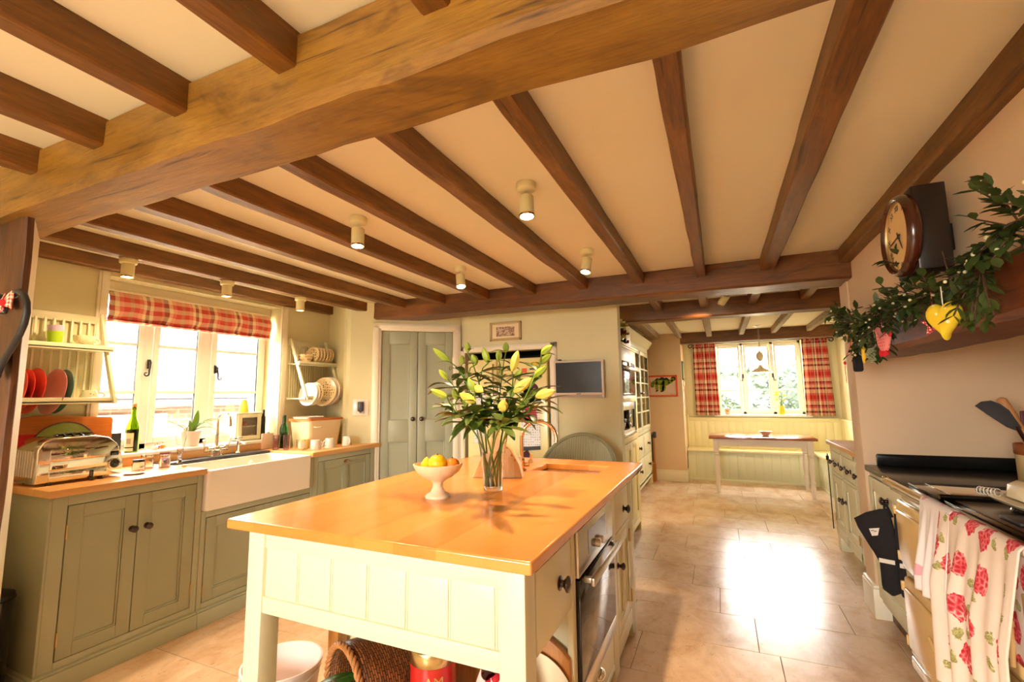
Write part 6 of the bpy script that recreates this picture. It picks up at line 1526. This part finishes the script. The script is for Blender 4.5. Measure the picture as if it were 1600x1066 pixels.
m=MB(); m.box(jx-.022,jx+.03,jy+.024,jy+.036,1.15,1.25,.006); m.build('blade',paint('dark_red_silicone',rgb(96,20,34),.5,.05,10),sp,40)
# ---------------------------------------------------------------- clock
ck=thing('wall_clock','round dark wood dial clock with a deep case on the chimney breast','clock',(.72,2.1,1.75))
kc=V((.64,2.08,1.913))
m=MB(); m.box(.650,.746,1.985,2.19,1.765,2.065,.006); m.box(.746,.799,2.11,2.16,1.85,1.95,.004); m.build('case',paint('black_clock_case',(.012,.008,.006),.35,.1,8),ck,30)
m=MB(); m.lathe([(.126,-.010),(.129,-.022),(.136,-.026),(.143,-.020),(.149,-.008),(.149,.010),(.143,.016),(0,.016)],tuple(kc),56,'x',cap=False)
for v in m.bm.verts: pass
m.build('bezel',paint('mahogany_bezel',rgb(66,28,12),.25,.12,12,coat=.4),ck,50)
m=MB(); m.lathe([(.122,-.008),(.125,-.014),(.129,-.014),(.129,-.004)],tuple(kc),56,'x',cap=False); m.build('brass_ring',brass,ck,50)
m=MB(); m.lathe([(0,-.006),(.128,-.006),(.128,-.002),(0,-.002)],tuple(kc),48,'x'); m.build('dial',paint('aged_dial',rgb(226,190,130),.5,.05,6),ck,40)
nums=['XII','I','II','III','IIII','V','VI','VII','VIII','IX','X','XI']
fx=kc.x-.0065
for i,nn in enumerate(nums):
    th=2*PI*i/12   # seen from -X the viewer's right is -Y
    y=kc.y-.104*math.sin(th); z=kc.z+.104*math.cos(th)
    o=text(nn,.030,iron,(fx,y,z),(0,0,0),'numeral',ck,.0004)
    right=V((0,-math.cos(th),-math.sin(th))); up_=V((0,-math.sin(th),math.cos(th))); nrm=V((-1,0,0))
    o.rotation_euler=Matrix((right,up_,nrm)).transposed().to_euler()
def hand(L_,w,th):
    d_=V((0,-math.sin(th),math.cos(th))); q=V((0,-math.cos(th),-math.sin(th))); p0=V((fx-.003,kc.y,kc.z))
    m=MB(); m.loft([[p0-d_*.02-q*w,p0-d_*.02+q*w,p0-d_*.02+q*w+V((-.001,0,0)),p0-d_*.02-q*w+V((-.001,0,0))],[p0+d_*L_*.8-q*w,p0+d_*L_*.8+q*w,p0+d_*L_*.8+q*w+V((-.001,0,0)),p0+d_*L_*.8-q*w+V((-.001,0,0))],[p0+d_*L_-q*.0008,p0+d_*L_+q*.0008,p0+d_*L_+q*.0008+V((-.001,0,0)),p0+d_*L_-q*.0008+V((-.001,0,0))]])
    return m.build('hand',iron,ck,0)
hand(.092,.0026,R(262)); hand(.062,.0034,R(150))
m=MB(); m.lathe([(0,-.012),(.008,-.011),(.009,-.006)],tuple(kc),14,'x'); m.build('hand_boss',iron,ck,40)
# ---------------------------------------------------------------- garland
gl=thing('mistletoe_garland','leafy green garland with white berries along the oak mantel','garland',(.70,2.4,1.6))
rn=random.Random(21)
path=[(.70,3.36,1.82),(.69,3.22,1.77),(.685,3.02,1.72),(.69,2.85,1.69),(.68,2.62,1.665),(.675,2.40,1.67),(.68,2.22,1.69),(.685,2.05,1.675),(.68,1.90,1.665),(.685,1.76,1.70),(.69,1.62,1.735),(.70,1.45,1.765),(.70,1.25,1.75),(.70,1.0,1.72)]
m=MB(); m.tube(path,.007,7); m2=MB(); m3=[]
def sprig(p,t,L_,lm,tm,bm_):
    pts=[p.copy()]; q=p.copy(); t=t.normalized()
    n=max(3,int(L_/.022))
    for i in range(n):
        q=q+t*(L_/n); t=(t+V((rn.uniform(-.1,.1),rn.uniform(-.15,.15),-.12))).normalized(); pts.append(q.copy())
        for sg in (-1,1):
            side=t.cross(V((rn.uniform(-1,1),rn.uniform(-1,1),rn.uniform(-1,1))))
            if side.length<.1: continue
            d_=(t*.7+side.normalized()*sg*.8); lm.leaf(q,d_,rn.uniform(.030,.052),rn.uniform(.009,.014),rn.uniform(-.2,.6),None,3,.15)
    tm.tube([tuple(x) for x in pts],.0022,5)
    if rn.random()<.36: bm_.append(pts[-1]+V((-.012+rn.uniform(-.01,.01),rn.uniform(-.01,.01),-.004)))
    if rn.random()<.22: bm_.append(pts[len(pts)//2]+V((-.008,0,-.006)))
for a,b in zip(path,path[1:]):
    a,b=V(a),V(b); n=int((b-a).length/.0125)
    for i in range(n):
        p=a.lerp(b,i/n); t=(b-a).normalized()
        d_=V((rn.uniform(-.8,.12),rn.uniform(-.9,.9),rn.uniform(-.8,.7)))
        sprig(p,t*rn.choice((-.6,.6))+d_,rn.uniform(.04,.10),m2,m,m3)
for (p,d_,L_) in (((.68,2.12,1.72),(-.1,.1,1),.16),((.68,2.30,1.68),(-.2,.3,.9),.12),((.68,2.62,1.65),(-.1,0,-1),.14),((.675,2.45,1.65),(-.2,.1,-1),.12),((.68,1.70,1.68),(-.2,.1,-1),.13),((.68,1.66,1.69),(-.1,-.2,-1),.15),((.68,2.95,1.69),(-.1,0,-1),.15),((.68,2.82,1.68),(-.15,0,-1),.13),((.70,3.36,1.82),(-.1,.6,.5),.10),((.69,1.50,1.76),(-.2,.2,.9),.13)):
    for k in range(3): sprig(V(p),V(d_)+V((rn.uniform(-.25,.1),rn.uniform(-.3,.3),rn.uniform(-.2,.2))),L_,m2,m,m3)
for (p,d_,L_) in (((.68,1.86,1.70),(0,.25,.9),.10),((.68,2.2,1.70),(0,.9,.3),.09),((.69,1.55,1.76),(-.2,.7,.4),.08)): m.tube([p,tuple(V(p)+V(d_).normalized()*L_)],[.003,.002],5)
m.build('twigs',twig,gl,50); m2.build('leaves',mistle,gl,70); 
bm0=MB(); bm0.ball((.70,2.4,1.6),.0052,8); b0_=bm0.build('berry',berry,gl,60); b0_.location=m3[0]-V((.70,2.4,1.6))
for q in m3[1:100]:
    c_=b0_.copy(); COL.objects.link(c_); c_.location=q-V((.70,2.4,1.6))
# hanging ornaments
def heart2d(w,h,n=40):
    out=[]
    for i in range(n):
        t=2*PI*i/n; out.append((16*math.sin(t)**3/17*w/2,(13*math.cos(t)-5*math.cos(2*t)-2*math.cos(3*t)-math.cos(4*t)+2.5)/15*h/2))
    return out
def stuffed(m,outline,th,cx,cy_,cz):
    """padded flat shape in the Y-Z plane facing -X"""
    rings=[]
    for k in range(7):
        a=-PI/2+PI*k/6; sc=.72+.28*math.cos(a)
        sc=max(sc,.72); rings.append([V((cx+th*math.sin(a),cy_-y*(.6+.4*math.cos(a)) ,cz+z*(.6+.4*math.cos(a)))) for (y,z) in outline])
    m.loft(rings); return m
def cordto(t,y,z0,z1,mat,x=.645): 
    m=MB(); m.tube([(x,y,z0),(x,y,z1)],.0016,5); return m.build('hanging_loop',mat,t,50)
yh=thing('yellow_heart','stuffed yellow heart with small daisies hanging from the garland','ornament',(.645,1.765,1.50))
m=MB(); stuffed(m,heart2d(.105,.118),.018,.645,1.765,1.555); m.build('heart',yellowdot,yh,60); cordto(yh,1.765,1.60,1.66,whitefab); yh.rotation_euler=(0,0,R(30)); yh.location=(.622,1.765,1.50)
gs=thing('gingham_star','red gingham fabric star hanging on a red cord','ornament',(.645,1.905,1.53))
m=MB(); stuffed(m,[((.042 if i%2==0 else .019)*math.sin(2*PI*i/10),(.042 if i%2==0 else .019)*math.cos(2*PI*i/10)) for i in range(10)],.010,.645,1.905,1.565)
gm=dots('gingham_star_cloth',rgb(206,40,54),rgb(246,220,210),120,.34,'Object',.9,0,.0)
m.build('star',gm,gs,40); cordto(gs,1.905,1.605,1.67,paint('red_cord',rgb(180,40,40),.7)); gs.rotation_euler=(0,0,R(40))
ph=thing('pink_hen','pink dotted felt hen with red comb and feet hanging from the garland','ornament',(.645,2.42,1.50))
hen=[(-.045,.055),(-.04,.015),(-.03,-.03),(-.012,-.05),(.02,-.052),(.035,-.035),(.05,.0),(.052,.025),(.04,.036),(.022,.022),(.005,.005),(-.01,.01),(-.022,.035),(-.032,.058)]
m=MB(); stuffed(m,hen,.012,.645,2.42,1.568); m.build('body',pinkdot,ph,60); cordto(ph,2.42,1.585,1.66,pinkdot); ph.rotation_euler=(0,0,R(12))
fr_=paint('red_felt',rgb(204,20,40),.9,.06,20)
m=MB(); stuffed(m,[(.032,.03),(.03,.048),(.042,.045),(.05,.036),(.06,.03),(.066,.016),(.056,.008),(.052,.022)],.006,.645,2.42,1.568); m.build('comb',fr_,ph,40)
m=MB()
for dy in (-.018,.016): stuffed(m,[(dy-.014,-.055),(dy+.010,-.052),(dy+.016,-.062),(dy+.012,-.072),(dy-.002,-.066),(dy-.012,-.074),(dy-.02,-.064)],.006,.645,2.42,1.568)
m.build('feet',fr_,ph,40)
yb_=thing('yellow_felt_bird','slim yellow felt shape hanging among the leaves by the hen','ornament',(.65,2.74,1.49))
m=MB(); stuffed(m,[(-.006,.04),(.014,.03),(.016,0),(.006,-.04),(-.004,-.045),(-.01,-.01)],.008,.65,2.745,1.53); m.build('body',lemon,yb_,60); cordto(yb_,2.745,1.56,1.63,whitefab,.65)
fir=thing('pine_cone','grey-green painted cone ornament hanging left of the pink hen','ornament',(.65,2.62,1.48))
m=MB()
for k in range(9):
    for j in range(7):
        a=2*PI*j/7+k*.45; r0=.016*math.sin(PI*(k+1.2)/11); m.ball((.65+r0*math.cos(a),2.62+r0*math.sin(a),1.485+k*.0075),.0065,6,(1,1,.7))
m.build('scales',paint('frosted_cone',rgb(150,150,110),.7,.15,40),fir,60); cordto(fir,2.62,1.55,1.63,twig,.65)
sp_=thing('hanging_speaker','small black box hanging by a cord from the mantel end','speaker',(.68,3.0,1.465))
m=MB((.68,3.0,0),(.2,.98,0),(-.98,.2,0)); m.box(-.032,.032,-.022,.022,1.455,1.535,.010,3); m.build('case',fabric_dark,sp_,40)
m=MB(); m.tube([(.68,3.0,1.53),(.685,3.0,1.62),(.70,3.03,1.70)],.0022,6); m.build('cord',twig,sp_,50)
rs=thing('hanging_string','thin red beaded string dangling past the mantel end','string',(.67,3.22,1.40))
m=MB(); m.tube([(.70,3.15,1.68),(.69,3.17,1.60),(.675,3.24,1.54),(.672,3.24,1.50),(.672,3.235,1.40)],.0018,6); m.build('thread',fr_,rs,50)
m=MB(); m.ball((.673,3.24,1.515),.007,10,(1,1,1.5)); m.build('bead',fr_,rs,60)
# ---------------------------------------------------------------- outside
nh=thing('neighbour_house','brick outbuilding with a tiled roof seen through the sink window','house',(-8.5,2.6,-.2))
m=MB(); m.grid(lambda u,v:(-7.6,-3+u*14,-.3+v*1.62),1,1,lambda u,v:(u*14,v*1.62)); m.box(-10.5,-7.62,-3,11,-.3,1.25); m.build('wall',brickm,nh,0)
m=MB(); m.grid(lambda u,v:(-7.35-v*3.4,-3.3+u*14.6,1.34+v*2.6),1,1,lambda u,v:(u*14.6,v*4.3)); m.build('roof',roofm,nh,0,.08)
m=MB(); m.tube([(-7.32,-3.3,1.29),(-7.32,11.3,1.29)],.06,10); m.build('gutter',slate,nh,40)
m=MB(); m.box(-7.61,-7.56,3.3,4.3,.35,1.15); m.build('window_opening',trimw,nh,0)
m=MB(); m.box(-40,40,-40,60,-.32,-.30); o=m.build('bounce_ground',bounce_ground_m,None,0); struct(o,'pale ground outside the windows, brightened to bounce light indoors','ground')
def hedge(nm,label,x0,x1,y0_,y1_,z0,z1,n,seed):
    rn=random.Random(seed); m=MB(); m.box(x0+.1,x1-.1,y0_+.12,y1_-.1,z0,z1-.1)
    for i in range(n):
        p=V((rn.uniform(x0,x1),y0_+abs(rn.gauss(0,.09)),rn.uniform(z0,z1)))
        p.y+=.12*math.sin(p.x*3)+.10*math.sin(p.z*5+p.x*2)
        m.leaf(p,(rn.uniform(-1,1),rn.uniform(-1,.1),rn.uniform(-.6,1)),rn.uniform(.10,.18),rn.uniform(.03,.05),.3,None,2,.2)
    o=m.build(nm,hedge_leaf,None,0); return tag(o,label,'hedge')
hedge('hedge','tall clipped garden hedge beyond the dining window',-2.2,3.6,12.6,13.4,-.3,1.95,5200,1)
hedge('hedge','low hedge in front of the tall hedge outside the dining window',-1.8,3.2,11.4,11.7,-.3,.55,1500,2)
# ---------------------------------------------------------------- light
sc=bpy.context.scene
w=bpy.data.worlds.new('sky'); sc.world=w; w.use_nodes=True; nt=w.node_tree
bgn=nt.nodes['Background']; bgn.inputs['Color'].default_value=(*SKYC,1); bgn.inputs['Strength'].default_value=SKYS
def portal(name,loc,rot,sx,sy):
    l=bpy.data.lights.new(name,'AREA'); l.shape='RECTANGLE'; l.size=sx; l.size_y=sy; l.cycles.is_portal=True
    o=bpy.data.objects.new(name,l); COL.objects.link(o); o.location=loc; o.rotation_euler=rot
portal('daylight_portal',(-3.80,2.238,1.57),(0,R(-90),0),1.15,1.28)
portal('daylight_portal',(.577,8.78,1.58),(R(-90),0,0),1.27,1.19)
portal('daylight_portal',(-1.2,-2.47,1.45),(R(90),0,0),1.3,1.0)
sun=bpy.data.lights.new('sun','SUN'); sun.energy=SUNS; sun.angle=R(3); sun.color=(1,.93,.82)
so=bpy.data.objects.new('sun',sun); COL.objects.link(so); so.rotation_euler=V(SUND).to_track_quat('-Z','Y').to_euler()
for i,(p,a) in enumerate(LAMPS):
    l=bpy.data.lights.new('spotlight_beam','SPOT'); l.energy=SPOTW[i]; l.color=(1,.69,.38); l.spot_size=R(SPOTA[i]); l.spot_blend=.6; l.shadow_soft_size=.025
    o=bpy.data.objects.new('spotlight_beam',l); COL.objects.link(o); o.location=p; o.rotation_euler=a.to_track_quat('-Z','Y').to_euler()
l=bpy.data.lights.new('pendant_light','POINT'); l.energy=30; l.color=(1,.78,.5); l.shadow_soft_size=.03
o=bpy.data.objects.new('pendant_light',l); COL.objects.link(o); o.location=(.545,7.40,1.59)
vs_=sc.view_settings; vs_.view_transform='Standard'; vs_.look='None'; vs_.gamma=1; vs_.use_curve_mapping=False; vs_.exposure=EXPO
